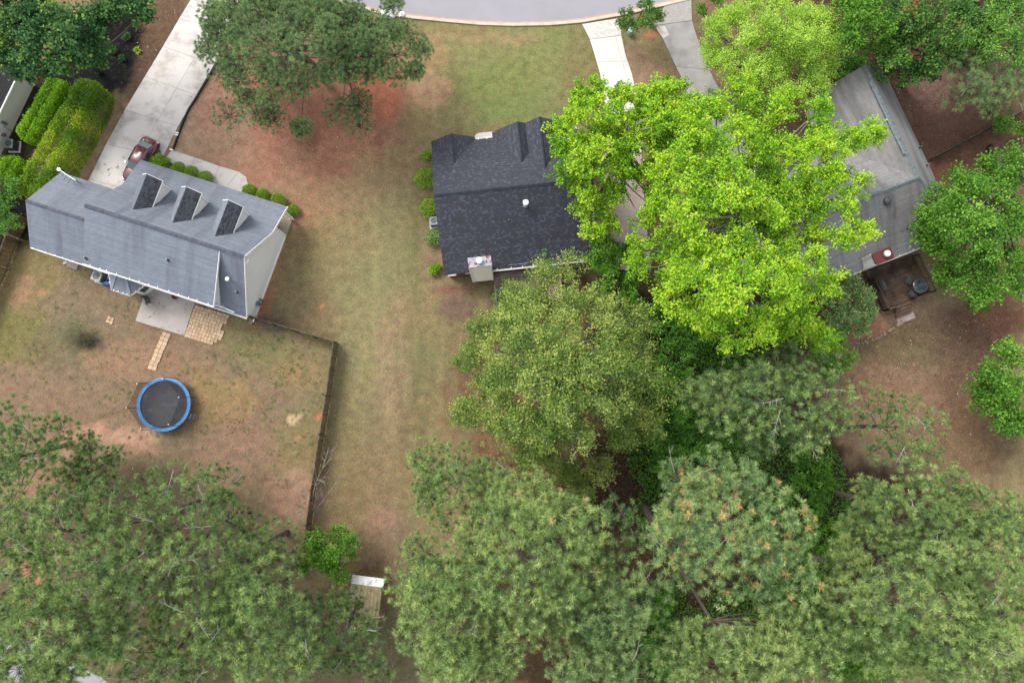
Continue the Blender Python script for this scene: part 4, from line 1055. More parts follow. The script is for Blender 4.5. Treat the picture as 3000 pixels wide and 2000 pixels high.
railing(dC, [FC(-4.45, 6.6, 0), FC(-4.45, 9.6, 0), FC(-3.3, 9.6, 0)], .92, MAT['deckC'], .85)
railing(dC, [FC(-1.75, 9.6, 0), FC(.15, 9.6, 0), FC(.15, 6.0, 0)], .92, MAT['deckC'], .85)
for k in range(4):
    b = MB(); b.bar(FC(-3.25, 9.72 + .29 * k, .74 - .19 * k), FC(-1.8, 9.72 + .29 * k, .74 - .19 * k), .28, .06); b.build('step', MAT['stepC'], dC)
b = MB(); b.box(FC(-2.4, 11.0, .04), (1.7, .6, .08), RCC); tag(b.build('step_slab', MAT['slabdark']), 'brownish stepping slab at the foot of the dark deck steps', 'slab')
# patio table with cover + chairs on that deck
e = empty('patio_table', FC(-.85, 8.7, .92), RCC); tag(e, 'round glass topped dark patio table in the corner of the dark deck', 'table')
b = MB(); b.lathe((0, 0, .70), [(.62, 0), (.66, .02), (.62, .045), (.001, .045)], 24); b.build('table_top', M('reflective_table_glass', C(120, 134, 138), C(60, 70, 74), 1.6, rough=0.15, spec=0.6), e)
for k in range(4):
    a = k * math.pi / 2 + .4; b = MB(); b.tube([(.5 * math.cos(a), .5 * math.sin(a), .7), (.42 * math.cos(a), .42 * math.sin(a), 0)], .025, 6); b.build('leg', MAT['dkmetal'], e)
b = MB(); b.bar((-.45, .3, .76), (.5, -.25, .76), .07, .03); b.build('strap', MAT['dkmetal'], e)
def metal_chair(p, rz, label):
    e = empty('metal_chair', p, rz); tag(e, label, 'chair', 'black metal chairs on the dark deck')
    b = MB(); b.box((0, 0, .43), (.48, .46, .04)); b.build('seat', MAT['dkmetal'], e)
    b = MB()
    for x in (-.24, 0, .24): b.tube([(x, -.22, .44), (x, -.3, .95)], .018, 5)
    b.tube([(-.24, -.3, .95), (.24, -.3, .95)], .018, 5); b.tube([(-.24, -.26, .7), (.24, -.26, .7)], .015, 5); b.build('backrest', MAT['dkmetal'], e)
    for sx in (-1, 1):
        b = MB(); b.tube([(sx * .26, -.26, .68), (sx * .27, .2, .66), (sx * .25, .23, 0)], .016, 5); b.build('arm', MAT['dkmetal'], e)
        b = MB(); b.tube([(sx * .22, -.2, .43), (sx * .24, -.28, 0)], .016, 5); b.build('leg', MAT['dkmetal'], e)
metal_chair(FC(-1.45, 7.95, .92), RCC + math.radians(-140), 'black metal chair on the house side of the patio table')
metal_chair(FC(-1.75, 9.05, .92), RCC + math.radians(-75), 'black metal chair nearest the deck steps beside the patio table')
b = MB(); b.box((0, 0, .62), (.9, .5, .5)); b.extr([(-.45, -.25, .87), (.45, -.25, .87), (.45, .25, .87), (-.45, .25, .87)], [(-.42, -.12, 1.1), (.42, -.12, 1.1), (.42, .12, 1.1), (-.42, .12, 1.1)])
g_ = b.build('grill', MAT['dkmetal']); g_.location = FC(-4.05, 7.4, .92); g_.rotation_euler = (0, 0, RCC + 1.57); tag(g_, 'dark covered grill against the left railing of the dark deck', 'grill')
b = MB(); b.box((0, 0, .25), (.7, .1, .04)); b.box((-.3, 0, .13), (.06, .3, .26)); b.box((.3, 0, .13), (.06, .3, .26)); b.build('leg', MAT['dkmetal'], g_)

# ---------------------------------------------------------------- far left house
FD = Frame((-45.54, 31.36), math.radians(-110.8))   # u runs along the right-hand eave, v to the outside of it
HD = empty('house'); tag(HD, 'beige house corner with black roof at the left edge behind clipped hedges', 'house')
b = MB(); s = MB()
def FDp(u, w, z): return FD(u, -w, z) if False else (lambda p: (p[0], p[1], z))(np.array([-45.54, 31.36]) + np.array([-.355, -.935]) * u + np.array([-.935, .355]) * w)
r1 = [FDp(-.3, -.3, 2.62), FDp(12, -.3, 2.62), FDp(12, 4.6, 4.9), FDp(-.3, 4.6, 4.9)]; r2 = [FDp(-.3, 4.6, 4.9), FDp(12, 4.6, 4.9), FDp(12, 9.5, 2.62), FDp(-.3, 9.5, 2.62)]
for pl in (r1, r2): slab_poly(b, pl, .15); shingles(s, pl, .3, .2)
rD = b.build('roof', MAT['shingD'], HD); s.build('shingles', MAT['shingD'], rD, kind='stuff')
b = MB(); pf = [(0, 0), (9.2, 0), (9.2, 2.5), (4.6, 4.7), (0, 2.5)]
b.extr([FDp(0, w_, z) for w_, z in pf], [FDp(11.7, w_, z) for w_, z in pf]); b.build('wall', MAT['sidD'], HD)
b = MB(); b.bar(FDp(-.02, -.02, 0), FDp(-.02, -.02, 2.5), .14, .14); b.build('corner_board', MAT['white'], HD)
gutter(HD, FDp(-.3, -.38, 2.6), FDp(12, -.38, 2.6), 2, 41)
b = MB(); b.box(FDp(4.6, -.12, 1.3), (.3, .22, .5), math.radians(-20)); b.tube([FDp(4.9, -.1, 1.2), FDp(4.9, -.1, .2)], .03, 6); b.box(FDp(5.6, -.1, .8), (.3, .2, .3), .3); b.build('meter_box', MAT['grille'], HD)
b = MB(); b.bar(FDp(9.2, -.4, 2.5), FDp(9.2, -.15, 2.2), .1, .1); b.bar(FDp(9.2, -.1, 2.2), FDp(9.2, -.1, .1), .1, .09); b.build('downspout', MAT['white'], HD)

# ------------------------------------------------------------------ fences
def picket_fence(label, pts, h=1.75, mat=None, pw=.145, cap=True, name='fence', side=1, group='wooden privacy fences'):
    mat = mat or MAT['fence']
    e = empty(name); tag(e, label, 'fence', group)
    P = [np.array(p[:2]) for p in pts]
    bb = MB(); bb.add([(-pw / 2 + .006, -.012, .03), (pw / 2 - .006, -.012, .03), (pw / 2 - .006, .012, .03), (-pw / 2 + .006, .012, .03), (-pw / 2 + .006, -.012, h - .04), (pw / 2 - .006, -.012, h - .04), (pw / 2 - .006, .012, h - .04), (-pw / 2 + .006, .012, h - .04), (0, -.012, h), (0, .012, h)],
             [[0, 1, 5, 8, 4], [2, 3, 7, 9, 6], [1, 2, 6, 5], [3, 0, 4, 7], [5, 6, 9, 8], [7, 4, 8, 9]])
    proto = None; rg = random.Random(len(label))
    pp = MB(); pp.box((0, 0, h / 2), (.1, .1, h + .08)); pproto = None; n_p = 0
    for p, q in zip(P[:-1], P[1:]):
        Ln = np.linalg.norm(q - p); d = (q - p) / Ln; nrm = np.array([-d[1], d[0]]) * side; ang = math.atan2(d[1], d[0])
        n = max(1, int(Ln / pw))
        for k in range(n):
            if n_p >= 290: break
            c = p + d * (k + .5) * pw + nrm * (.07 if k % 2 == 0 else .05)
            if proto is None: o = proto = bb.build('picket', mat, e)
            else: o = proto.copy(); COL.objects.link(o); o.parent = e
            o.location = (c[0], c[1], rg.uniform(-.04, .03)); o.rotation_euler = (rg.uniform(-.015, .015), 0, ang + rg.uniform(-.02, .02)); n_p += 1
        for zz in (.35, h - .25):
            b = MB(); b.bar((*(p + nrm * .015), zz), (*(q + nrm * .015), zz), .04, .09); b.build('rail', MAT['fencetop'], e)
        m = max(1, round(Ln / 2.4))
        for k in range(m + 1):
            c = p + (q - p) * k / m - nrm * .05
            if pproto is None: o = pproto = pp.build('post', MAT['fencetop'], e)
            else: o = pproto.copy(); COL.objects.link(o); o.parent = e
            o.location = (c[0], c[1], 0); o.rotation_euler = (0, 0, ang)
        if cap:
            b = MB(); b.bar((*(p + nrm * .01), h - .06), (*(q + nrm * .01), h - .06), .05, .03); b.build('top_rail', MAT['fencetop'], e)
    return e
corner = at(990, 1006, 0)
picket_fence('weathered fence running from the grey house corner to the angled fence corner', [at(751, 934, 0), at(870, 970, 0), corner], 1.75, side=1)
picket_fence('long weathered fence down the middle lawn ending at the dead sapling', [corner, at(968, 1160, 0), at(950, 1270, 0), at(925, 1430, 0), at(912, 1530, 0), at(905, 1600, 0)], 1.75, side=1)
picket_fence('brown board fence along the left edge beside the grey garage', [at(88, 690 - 45, 0), at(58, 700, 0), at(28, 790, 0), at(-5, 860, 0), at(-60, 1000, 0)], 1.8, MAT['fencenew'], side=-1)
picket_fence('short fence linking the left board fence to the garage wall', [at(62, 702, 0), at(92, 713, 0)], 1.75, MAT['fencenew'], side=1)
picket_fence('dark mossy fence running from the right house into the trees', [at(2722, 470, 0), at(2800, 428, 0), at(2880, 386, 0), at(2990, 330, 0)], 1.2, M('mossy_fence_wood', C(66, 62, 44), C(46, 42, 32), 3, rnd=.2), side=-1)

# landscape timber along the left driveway
e = empty('driveway_edging'); tag(e, 'dark timber edging with pale end brackets along the right side of the left driveway', 'edging')
pts = [at(645, 176, 0), at(612, 228, 0), at(583, 278, 0), at(552, 326, 0), at(533, 372, 0), at(508, 440, 0)]
for p, q in zip(pts[:-1], pts[1:]):
    b = MB(); b.bar((p[0], p[1], .10), (q[0] - (q[0] - p[0]) * .02, q[1] - (q[1] - p[1]) * .02, .10), .12, .22); b.build('timber', MAT['landtimber'], e)
for p in (at(505, 441, 0), at(522, 392, 0), at(520, 398, 0), at(640, 184, 0)):
    b = MB(); b.box((p[0], p[1], .14), (.32, .1, .2), RA + .1); b.build('bracket', MAT['white'], e)
# stone edging in the right yard
e = empty('stone_edging'); tag(e, 'curved line of pale edging stones below the round glossy shrub', 'edging'); rg = random.Random(8)
cur = [(2478, 1008), (2510, 1004), (2545, 1000), (2580, 988), (2605, 970), (2625, 955), (2650, 935)]
stp = MB(); stp.lathe((0, 0, 0), [(.10, -.03), (.14, .02), (.12, .08), (.05, .11), (.001, .11)], 7); sproto = None
for k in range(34):
    t = k / 34 * (len(cur) - 1); i = int(t); f = t - i
    px_ = cur[i][0] * (1 - f) + cur[i + 1][0] * f + rg.uniform(-3, 3); py_ = cur[i][1] * (1 - f) + cur[i + 1][1] * f + rg.uniform(-3, 3)
    if sproto is None: o = sproto = stp.build('stone', MAT['stone'], e, True)
    else: o = sproto.copy(); COL.objects.link(o); o.parent = e
    o.location = at(px_, py_, 0); sc_ = rg.uniform(.7, 1.5); o.scale = (sc_, sc_ * rg.uniform(.6, 1), sc_); o.rotation_euler = (0, 0, rg.uniform(0, 6))

# ------------------------------------------------------------------ trampoline
TR = empty('trampoline', (*at(480, 1184, .9)[:2], 0)); tag(TR, 'round trampoline with blue safety pad and black net enclosure in the left back yard', 'trampoline')
R0, R1, zt = 2.4, 2.10, .9
n = 48
def ring(r0, r1, z0, z1, b, tint=.5, a0=0, a1=2 * math.pi, m=48):
    V = []; F = []
    for k in range(m + 1):
        a = a0 + (a1 - a0) * k / m
        c_, s_ = math.cos(a), math.sin(a)
        V += [(r0 * c_, r0 * s_, z0), (r1 * c_, r1 * s_, z0), (r1 * c_, r1 * s_, z1), (r0 * c_, r0 * s_, z1)]
    for k in range(m):
        i = 4 * k; j = 4 * (k + 1)
        F += [[i, i + 1, j + 1, j], [i + 1, i + 2, j + 2, j + 1], [i + 2, i + 3, j + 3, j + 2], [i + 3, i, j, j + 3]]
    b.add(V, F, tint)
b = MB(); b.lathe((0, 0, zt - .02), [(R1 + .05, 0), (.001, -.06)], 48); b.build('mat', M('black_jump_mat', C(62, 63, 70), C(52, 53, 60), 2, rough=.6, stain_or_sheen=C(78, 80, 88), sscale=1.2), TR)
for k in range(8):
    b = MB(); ring(R1, R0, zt, zt + .05, b, .5, k * math.pi / 4, (k + 1) * math.pi / 4 - .004, 8)
    b.build('safety_pad', M('blue_vinyl_pad', C(70, 152, 222, .58), C(60, 134, 206, .58), 1.6, rough=.25, spec=.6, stain_or_sheen=C(150, 205, 236), sscale=1.3, slo=.55, shi=.7, bump=.35, bscale=5) if k == 0 else bpy.data.materials['blue_vinyl_pad'], TR)  # pale cyan patches put sheen highlights into the pad colour
b = MB(); b.tube([(R0 * .98 * math.cos(2 * math.pi * k / 36), R0 * .98 * math.sin(2 * math.pi * k / 36), zt - .05) for k in range(37)], .03, 6, cap=False); b.build('frame_ring', MAT['metal'], TR)
pole_a = []
for px_, py_ in ((399, 1120), (370, 1194), (414, 1252), (489, 1237), (514, 1166), (477, 1108)):
    p = at(px_, py_, 2.75); pole_a.append(math.atan2(p[1] - TR.location[1], p[0] - TR.location[0]))
RP = R0 + .03
for a in pole_a:
    c_, s_ = math.cos(a), math.sin(a)
    b = MB(); b.tube([(RP * c_, RP * s_, .05), (RP * c_, RP * s_, 2.4), (RP * .99 * c_, RP * .99 * s_, 2.55), ((RP - .14) * c_, (RP - .14) * s_, 2.78)], .028, 8)
    o = b.build('net_pole', MAT['dkmetal'], TR)
    b = MB(); b.lathe(((RP - .14) * c_, (RP - .14) * s_, 2.76), [(.04, 0), (.045, .05), (.001, .08)], 8); b.build('pole_cap', MAT['white'], o)
for k in range(3):
    a = pole_a[k * 2]; a2 = a + .5
    b = MB(); b.tube([(R0 * .95 * math.cos(a - .22), R0 * .95 * math.sin(a - .22), zt - .05), (R0 * 1.03 * math.cos(a - .22), R0 * 1.03 * math.sin(a - .22), .04), (R0 * 1.03 * math.cos(a2), R0 * 1.03 * math.sin(a2), .04), (R0 * .95 * math.cos(a2), R0 * .95 * math.sin(a2), zt - .05)], .026, 6); b.build('leg', MAT['metal'], TR)
m, N, L, Pn = nodes('enclosure_net'); Pn.inputs['Base Color'].default_value = (.022, .024, .024, 1); Pn.inputs['Roughness'].default_value = .8
tr_ = N.new('ShaderNodeBsdfTransparent'); mx = N.new('ShaderNodeMixShader'); mx.inputs[0].default_value = .42
L.new(tr_.outputs[0], mx.inputs[1]); L.new(Pn.outputs[0], mx.inputs[2]); L.new(mx.outputs[0], N['Material Output'].inputs['Surface'])
sa = sorted(pole_a)
b = MB()
for k in range(6):
    a, c2 = sa[k], sa[(k + 1) % 6] + (2 * math.pi if k == 5 else 0)
    for j in range(6):
        t0, t1 = j / 6, (j + 1) / 6
        def pt(t, z, r):
            p = np.array([math.cos(a), math.sin(a)]) * r * (1 - t) + np.array([math.cos(c2), math.sin(c2)]) * r * t; return p
        def lowp(t):
            ang = a + (c2 - a) * t; return np.array([math.cos(ang), math.sin(ang)]) * (R1 + .1)
        sag = lambda t: .16 * (4 * t * (1 - t))
        A = pt(t0, 0, RP - .12); B_ = pt(t1, 0, RP - .12); Cc = lowp(t1); D = lowp(t0)
        b.add([(*D, zt + .03), (*Cc, zt + .03), (*B_, 2.7 - sag(t1)), (*A, 2.7 - sag(t0))], [[0, 1, 2, 3]])
b.build('net', m, TR)
la = math.atan2(at(560, 1215, 0)[1] - TR.location[1], at(560, 1215, 0)[0] - TR.location[0])
b = MB(); c_, s_ = math.cos(la), math.sin(la); sd = np.array([-s_, c_]) * .22
for sg in (-1, 1): b.tube([((R0 + .02) * c_ + sg * sd[0], (R0 + .02) * s_ + sg * sd[1], zt), ((R0 + .5) * c_ + sg * sd[0], (R0 + .5) * s_ + sg * sd[1], .03)], .025, 6)
for t in (.25, .6, .9): b.bar(((R0 + .02 + .48 * t) * c_ - sd[0], (R0 + .02 + .48 * t) * s_ - sd[1], zt * (1 - t)), ((R0 + .02 + .48 * t) * c_ + sd[0], (R0 + .02 + .48 * t) * s_ + sd[1], zt * (1 - t)), .12, .03)
b.build('ladder', MAT['metal'], TR)
b = MB(); q = at(521, 1211, .93) - np.array([*TR.location[:2], 0]); b.box((q[0], q[1], .86), (.2, .16, .006), .3); b.build('mat_label', MAT['white'], TR)

# ------------------------------------------------------------------ car (maroon sedan)
CAR = empty('parked_car', (-34.55, 23.62, .05), math.radians(-115.7)); tag(CAR, 'maroon sedan parked nose in on the left driveway, partly behind the grey roof edge', 'car')
paint = M('maroon_paint', (.072, .005, .014), (.064, .0045, .012), 1, rough=.22, spec=.6)
paint.node_tree.nodes['Principled BSDF'].inputs['Coat Weight'].default_value = .25
# stations along x (front +): x, half width low, half width belt, z low, z belt (body side), z crown
st = [(-2.36, .62, .60, .42, .78, .80), (-2.28, .80, .76, .30, .92, .96), (-1.95, .90, .84, .24, .97, 1.05), (-1.4, .92, .86, .22, .98, 1.06), (-.6, .92, .87, .22, .95, 1.0), (.3, .92, .87, .22, .93, .97), (1.0, .92, .86, .22, .91, .98), (1.5, .91, .83, .22, .87, .93), (2.0, .86, .76, .24, .78, .83), (2.25, .74, .66, .28, .66, .70), (2.36, .5, .48, .36, .55, .56)]
V = []; F = []
for (x, wl2, wb, z0, zb, zc) in st:
    V += [(x, -wl2 * .94, z0), (x, -wl2, (z0 + zb) * .45), (x, -wl2 * .99, (z0 + zb) * .62), (x, -wb, zb), (x, -wb * .55, zc), (x, 0, zc + .015), (x, wb * .55, zc), (x, wb, zb), (x, wl2 * .99, (z0 + zb) * .62), (x, wl2, (z0 + zb) * .45), (x, wl2 * .94, z0)]
m_ = 11
for i in range(len(st) - 1):
    for k in range(m_ - 1): F.append([i * m_ + k, (i + 1) * m_ + k, (i + 1) * m_ + k + 1, i * m_ + k + 1])
    F.append([i * m_ + m_ - 1, (i + 1) * m_ + m_ - 1, (i + 1) * m_, i * m_])
F.append(list(range(m_))); F.append([(len(st) - 1) * m_ + k for k in range(m_)][::-1])
b = MB(); b.add(V, F)
body = b.build('body', paint, CAR, True)
md = body.modifiers.new('sub', 'SUBSURF'); md.levels = 2; md.render_levels = 2
# greenhouse
gs = [(-1.78, .66, 1.02), (-1.1, .60, 1.40), (-.6, .60, 1.45), (.1, .60, 1.44), (.42, .59, 1.38), (1.12, .70, .96)]
bots = [(-1.85, .74, 1.0), (-1.15, .80, .98), (-.6, .82, .96), (.1, .83, .95), (.5, .82, .94), (1.2, .76, .94)]
V = []; F = []
for (x, w_, z_), (xb, wb, zb) in zip(gs, bots):
    V += [(xb, -wb, zb), (x, -w_, z_ - .03), (x, -w_ * .6, z_ + .015), (x, 0, z_ + .03), (x, w_ * .6, z_ + .015), (x, w_, z_ - .03), (xb, wb, zb)]
for i in range(len(gs) - 1):
    for k in range(6): F.append([i * 7 + k, i * 7 + k + 1, (i + 1) * 7 + k + 1, (i + 1) * 7 + k])
F.append([0, 6, 5, 4, 3, 2, 1]); nF = len(gs) - 1; F.append([nF * 7 + k for k in range(7)])
b = MB(); b.add(V, F); b.build('roof', paint, CAR, True)
carglass = M('car_glass', (.02, .03, .03), (.03, .045, .045), 1, rough=.04, spec=.9)
def panel(name, pts, off, mat=carglass):
    b = MB(); A = [Vector(p) for p in pts]; nn = (A[1] - A[0]).cross(A[2] - A[0]).normalized()
    if nn.z < 0: nn = -nn; 
    b.extr([p + nn * off for p in A], [p + nn * (off + .008) for p in A]); return b.build(name, mat, CAR)
panel('rear_window', [(-1.72, -.60, 1.075), (-1.72, .60, 1.075), (-1.17, .53, 1.39), (-1.17, -.53, 1.39)], .035)
panel('windscreen', [(1.05, -.64, 1.02), (.46, -.54, 1.375), (.46, .54, 1.375), (1.05, .64, 1.02)], .035)
for sg in (-1, 1):
    for x0, x1, x2, x3 in ((-1.05, -.32, -.4, -.95), (-.22, .78, .35, -.3)):
        b = MB(); P = [(x0, sg * .80, 1.02), (x1, sg * .815, 1.0), (x2, sg * .64, 1.37), (x3, sg * .64, 1.38)]
        b.extr([Vector(p) + Vector((0, sg * .012, .004)) for p in P], [Vector(p) + Vector((0, sg * .022, .01)) for p in P]); b.build('side_window', carglass, CAR)
    b = MB(); b.bar((-1.2, sg * .845, 1.0), (.95, sg * .86, .975), .015, .025); b.build('chrome_strip', MAT['metal'], CAR)
    b = MB(); b.box((.72, sg * .98, 1.0), (.16, .2, .13)); b.build('wing_mirror', paint, CAR)
    for xd in (-.75, .2):
        b = MB(); b.box((xd, sg * .925, .80), (.2, .03, .035)); b.build('door_handle', MAT['metal'], CAR)
    b = MB(); b.add([(-2.3, sg * .80, .80), (-2.34, sg * .52, .82), (-2.26, sg * .52, .95), (-2.1, sg * .84, .93)], [[0, 1, 2, 3]]); b.box((-2.2, sg * .74, .88), (.16, .22, .12)); b.build('tail_light', M('tail_light_lens', (.5, .1, .1), (.6, .3, .3), 3, rough=.1, spec=.8) if sg < 0 else bpy.data.materials['tail_light_lens'], CAR)
    b = MB(); b.box((2.12, sg * .62, .66), (.2, .26, .1)); b.build('headlight', MAT['glass'], CAR)
    for x in (-1.38, 1.42):
        b = MB(); pr = [(.0, 0)]
        nseg = 20; V = []; F = []
        prof = [(.10, .19), (.33, .2), (.335, .11), (.32, -.02), (.1, -.02)]
        for r_, y_ in prof:
            for k in range(nseg): V.append((x + r_ * math.cos(2 * math.pi * k / nseg), sg * (.72 + y_), .33 + r_ * math.sin(2 * math.pi * k / nseg)))
        for i in range(len(prof) - 1):
            for k in range(nseg): F.append([i * nseg + k, i * nseg + (k + 1) % nseg, (i + 1) * nseg + (k + 1) % nseg, (i + 1) * nseg + k])
        b.add(V, F); wh = b.build('wheel', MAT['blackpipe'], CAR)
        b = MB()
        for k in range(7):
            a = 2 * math.pi * k / 7
            b.bar((x, sg * .925, .33), (x + .22 * math.cos(a), sg * .925, .33 + .22 * math.sin(a)), .05, .02, up=(0, 1, 0))
        b.tube([(x + .225 * math.cos(2 * math.pi * k / 20), sg * .92, .33 + .225 * math.sin(2 * math.pi * k / 20)) for k in range(21)], .018, 5, cap=False)
        b.build('rim', MAT['metal'], wh)
b = MB(); b.box((-2.36, 0, .62), (.02, .5, .12)); b.build('number_plate', MAT['white'], CAR)

# ------------------------------------------------------------------ small things
e = empty('utility_pedestal', at(1835, 84, 0)); tag(e, 'slim green utility pedestal at the kerb end of the white driveway', 'utility box', 'green utility pedestals')
b = MB(); b.lathe((0, 0, 0), [(.15, 0), (.15, .5), (.13, .56), (.13, .95), (.1, 1.0), (.001, 1.02)], 12); b.build('housing', MAT['green_box'], e)
b = MB(); b.lathe((0, 0, 0), [(.2, 0), (.2, .1), (.15, .12)], 12); b.build('base', MAT['dkmetal'], e)
e = empty('utility_pedestal', at(1845, 100, 0), .3); tag(e, 'squat pale green utility pedestal nearest the white driveway apron corner', 'utility box', 'green utility pedestals')
b = MB(); b.lathe((0, 0, 0), [(.28, 0), (.28, .6), (.24, .72), (.001, .74)], 8); b.build('housing', M('pale_utility_green', C(190, 226, 208), C(172, 210, 190), 3), e)
b = MB(); b.box((.1, .1, .78), (.16, .16, .14)); b.build('lid_box', bpy.data.materials['pale_utility_green'], e)

e = empty('satellite_dish', at(1374, 1013, 0), .5); tag(e, 'blue grey satellite dish standing loose on the lawn left of the olive tree', 'satellite dish')
b = MB(); V = []; F = []; nn = 20
for j, rr in enumerate((0.001, .12, .24, .33)):
    for k in range(nn):
        a = 2 * math.pi * k / nn; x = rr * math.cos(a); y = rr * math.sin(a); V.append((x * .95, y, .35 * rr * rr * 3))
for j in range(3):
    for k in range(nn): F.append([j * nn + k, j * nn + (k + 1) % nn, (j + 1) * nn + (k + 1) % nn, (j + 1) * nn + k])
rot = Matrix.Rotation(math.radians(-52), 4, 'Y')
b.add([tuple((rot @ Vector(v)) + Vector((0, 0, .38))) for v in V], F)
d_ = b.build('dish', M('blue_grey_dish', C(120, 152, 190), C(104, 136, 174), 3, rough=.5), e, True)
sd_ = d_.modifiers.new('thick', 'SOLIDIFY'); sd_.thickness = .02
b = MB(); b.tube([(-.05, 0, .12), (-.42, .0, .32)], .025, 6); b.box((-.44, 0, .35), (.1, .06, .06)); b.build('feed_arm', MAT['white'], e)
b = MB(); b.tube([(.06, 0, .35), (.2, .02, .0)], .03, 6); b.tube([(.08, 0, .35), (.15, -.25, .0)], .02, 6); b.build('mount', MAT['fence'], e)
e.rotation_euler = (0, 0, math.radians(-12))

# white bags by the kerb under the front pine
rg = random.Random(12)
BAGL = ['white bulging rubbish bag lying farthest left at the kerb under the front pine', 'bright white rubbish bag standing in the middle at the kerb under the front pine', 'small white rubbish bag nearest the street end at the kerb under the front pine']
for k, (px_, py_, r_) in enumerate(((1129, 43, .42), (1147, 47, .42), (1178, 47, .3))):
    b = MB(); V = []; F = []; nn = 14; pr = [(.7, 0), (1, .25), (.95, .6), (.6, .9), (.2, 1.05), (.28, 1.2), (.1, 1.22)]
    for rr, z_ in pr:
        for j in range(nn):
            a = 2 * math.pi * j / nn; w_ = rr * r_ * (1 + rg.uniform(-.13, .13)); V.append((w_ * math.cos(a), w_ * 1.1 * math.sin(a), z_ * r_ * 1.35))
    for i in range(len(pr) - 1):
        for j in range(nn): F.append([i * nn + j, i * nn + (j + 1) % nn, (i + 1) * nn + (j + 1) % nn, (i + 1) * nn + j])
    F.append([(len(pr) - 1) * nn + j for j in range(nn)]); b.add(V, F)
    o = b.build('rubbish_bag', MAT['white'], None, True); p = at(px_, py_, 0); o.location = (p[0], p[1], .0); o.rotation_euler = (0, 0, k)
    tag(o, BAGL[k], 'bag', 'white bags by the kerb')

# shed under the bottom pines
SD = empty('shed'); tag(SD, 'narrow shed with white front roof strip and straw covered tan roof under the bottom pines', 'shed')
FS = Frame((-13.5, -13.3), math.radians(-7))
b = MB(); b.extr([FS(.1, .1, 0), FS(2.65, .1, 0), FS(2.65, 4.2, 0), FS(.1, 4.2, 0)], [FS(.1, .1, 2.2), FS(2.65, .1, 2.2), FS(2.65, 4.2, 2.0), FS(.1, 4.2, 2.0)]); b.build('wall', MAT['fencenew'], SD)
b = MB(); slab_poly(b, [FS(0, 0, 2.35), FS(2.75, 0, 2.35), FS(2.75, .62, 2.75), FS(0, .62, 2.75)], .06); b.build('white_roof_strip', M('dirty_white_metal', (.62, .63, .64), (.52, .53, .54), 2, rough=.6, stain_or_sheen=(.26, .22, .16), sscale=2.2, slo=.55, shi=.68), SD)
nb = 9
for k in range(nb):
    u0, u1 = .05 + 2.65 * k / nb, .05 + 2.65 * (k + 1) / nb - .02
    b = MB(); slab_poly(b, [FS(u0, .64, 2.75), FS(u1, .64, 2.75), FS(u1, 4.3, 2.15), FS(u0, 4.3, 2.15)], .05); b.build('roof_panel', MAT['tan_roof'], SD)
b = MB(); b.bar(FS(.05, 4.34, 2.14), FS(2.7, 4.34, 2.14), .08, .08); b.build('fascia', MAT['white'], SD)
# brick fire pit under the bottom pines
e = empty('fire_pit', at(1000, 1888, 0), -.2); tag(e, 'low red brick fire pit with dark opening under the bottom pines near the shed', 'fire pit'); bp_ = MB(); bp_.box((0, 0, 0), (.22, .1, .08)); pr_ = None
for row in range(4):
    for k in range(14):
        a = math.pi * (1.05 + .9 * (k + .5 * (row % 2)) / 14)
        if pr_ is None: o = pr_ = bp_.build('brick', M('loose_red_brick', C(176, 108, 84), C(150, 88, 66), 5, rnd=.2), e)
        else: o = pr_.copy(); COL.objects.link(o); o.parent = e
        o.location = (.55 * math.cos(a), .55 * math.sin(a), .05 + row * .085); o.rotation_euler = (0, 0, a + math.pi / 2)
b = MB(); b.lathe((0, 0, .02), [(.5, 0), (.001, .01)], 16); b.build('ash_bed', MAT['blackpipe'], e)
# fallen poles (long straight) under bottom-left pines
for k, (a, c2) in enumerate((((352, 1881), (430, 1912)), ((338, 1915), (400, 1942)), ((378, 1838), (460, 1862)))):
    p, q = at(*a, .1), at(*c2, .1); b = MB(); b.tube([p, q], .035, 6)
    tag(b.build('fallen_pole', MAT['deadwood']), ['thin pale pole lying second of three under the bottom left pines', 'thin pale pole lowest of three under the bottom left pines', 'thin pale pole highest of three under the bottom left pines'][k], 'pole', 'thin pale poles on the ground')
# dark bins top right
b = MB(); b.extr([(-.3, -.35, 0), (.3, -.35, 0), (.3, .35, 0), (-.3, .35, 0)], [(-.36, -.42, 1.0), (.36, -.42, 1.0), (.36, .42, 1.0), (-.36, .42, 1.0)])
for k, (px_, py_) in enumerate(((2845, 8), (2870, 45))):
    e = empty('wheelie_bin', at(px_, py_, 0), .5 + k); tag(e, ['dark blue grey wheeled bin at the top frame edge among right hand trees', 'dark blue wheeled bin below the other one, between the right hand trees'][k], 'bin', 'wheeled bins among the right hand trees')
    bb = MB(); bb.extr([(-.3, -.35, 0), (.3, -.35, 0), (.3, .35, 0), (-.3, .35, 0)], [(-.36, -.42, 1.0), (.36, -.42, 1.0), (.36, .42, 1.0), (-.36, .42, 1.0)]); bb.build('tub', M('bin_plastic', C(44, 58, 74), C(36, 48, 62), 3, rough=.5) if k == 0 else bpy.data.materials['bin_plastic'], e)
    bb = MB(); bb.box((0, 0, 1.04), (.8, .9, .07)); bb.build('lid', M('bin_lid', C(110, 134, 142), C(96, 120, 128), 3, rough=.4) if k == 0 else bpy.data.materials['bin_plastic'], e)
# ------------------------------------------------------------------ vegetation builders
def unit(a): return a / np.maximum(1e-9, np.linalg.norm(a, axis=-1, keepdims=True))

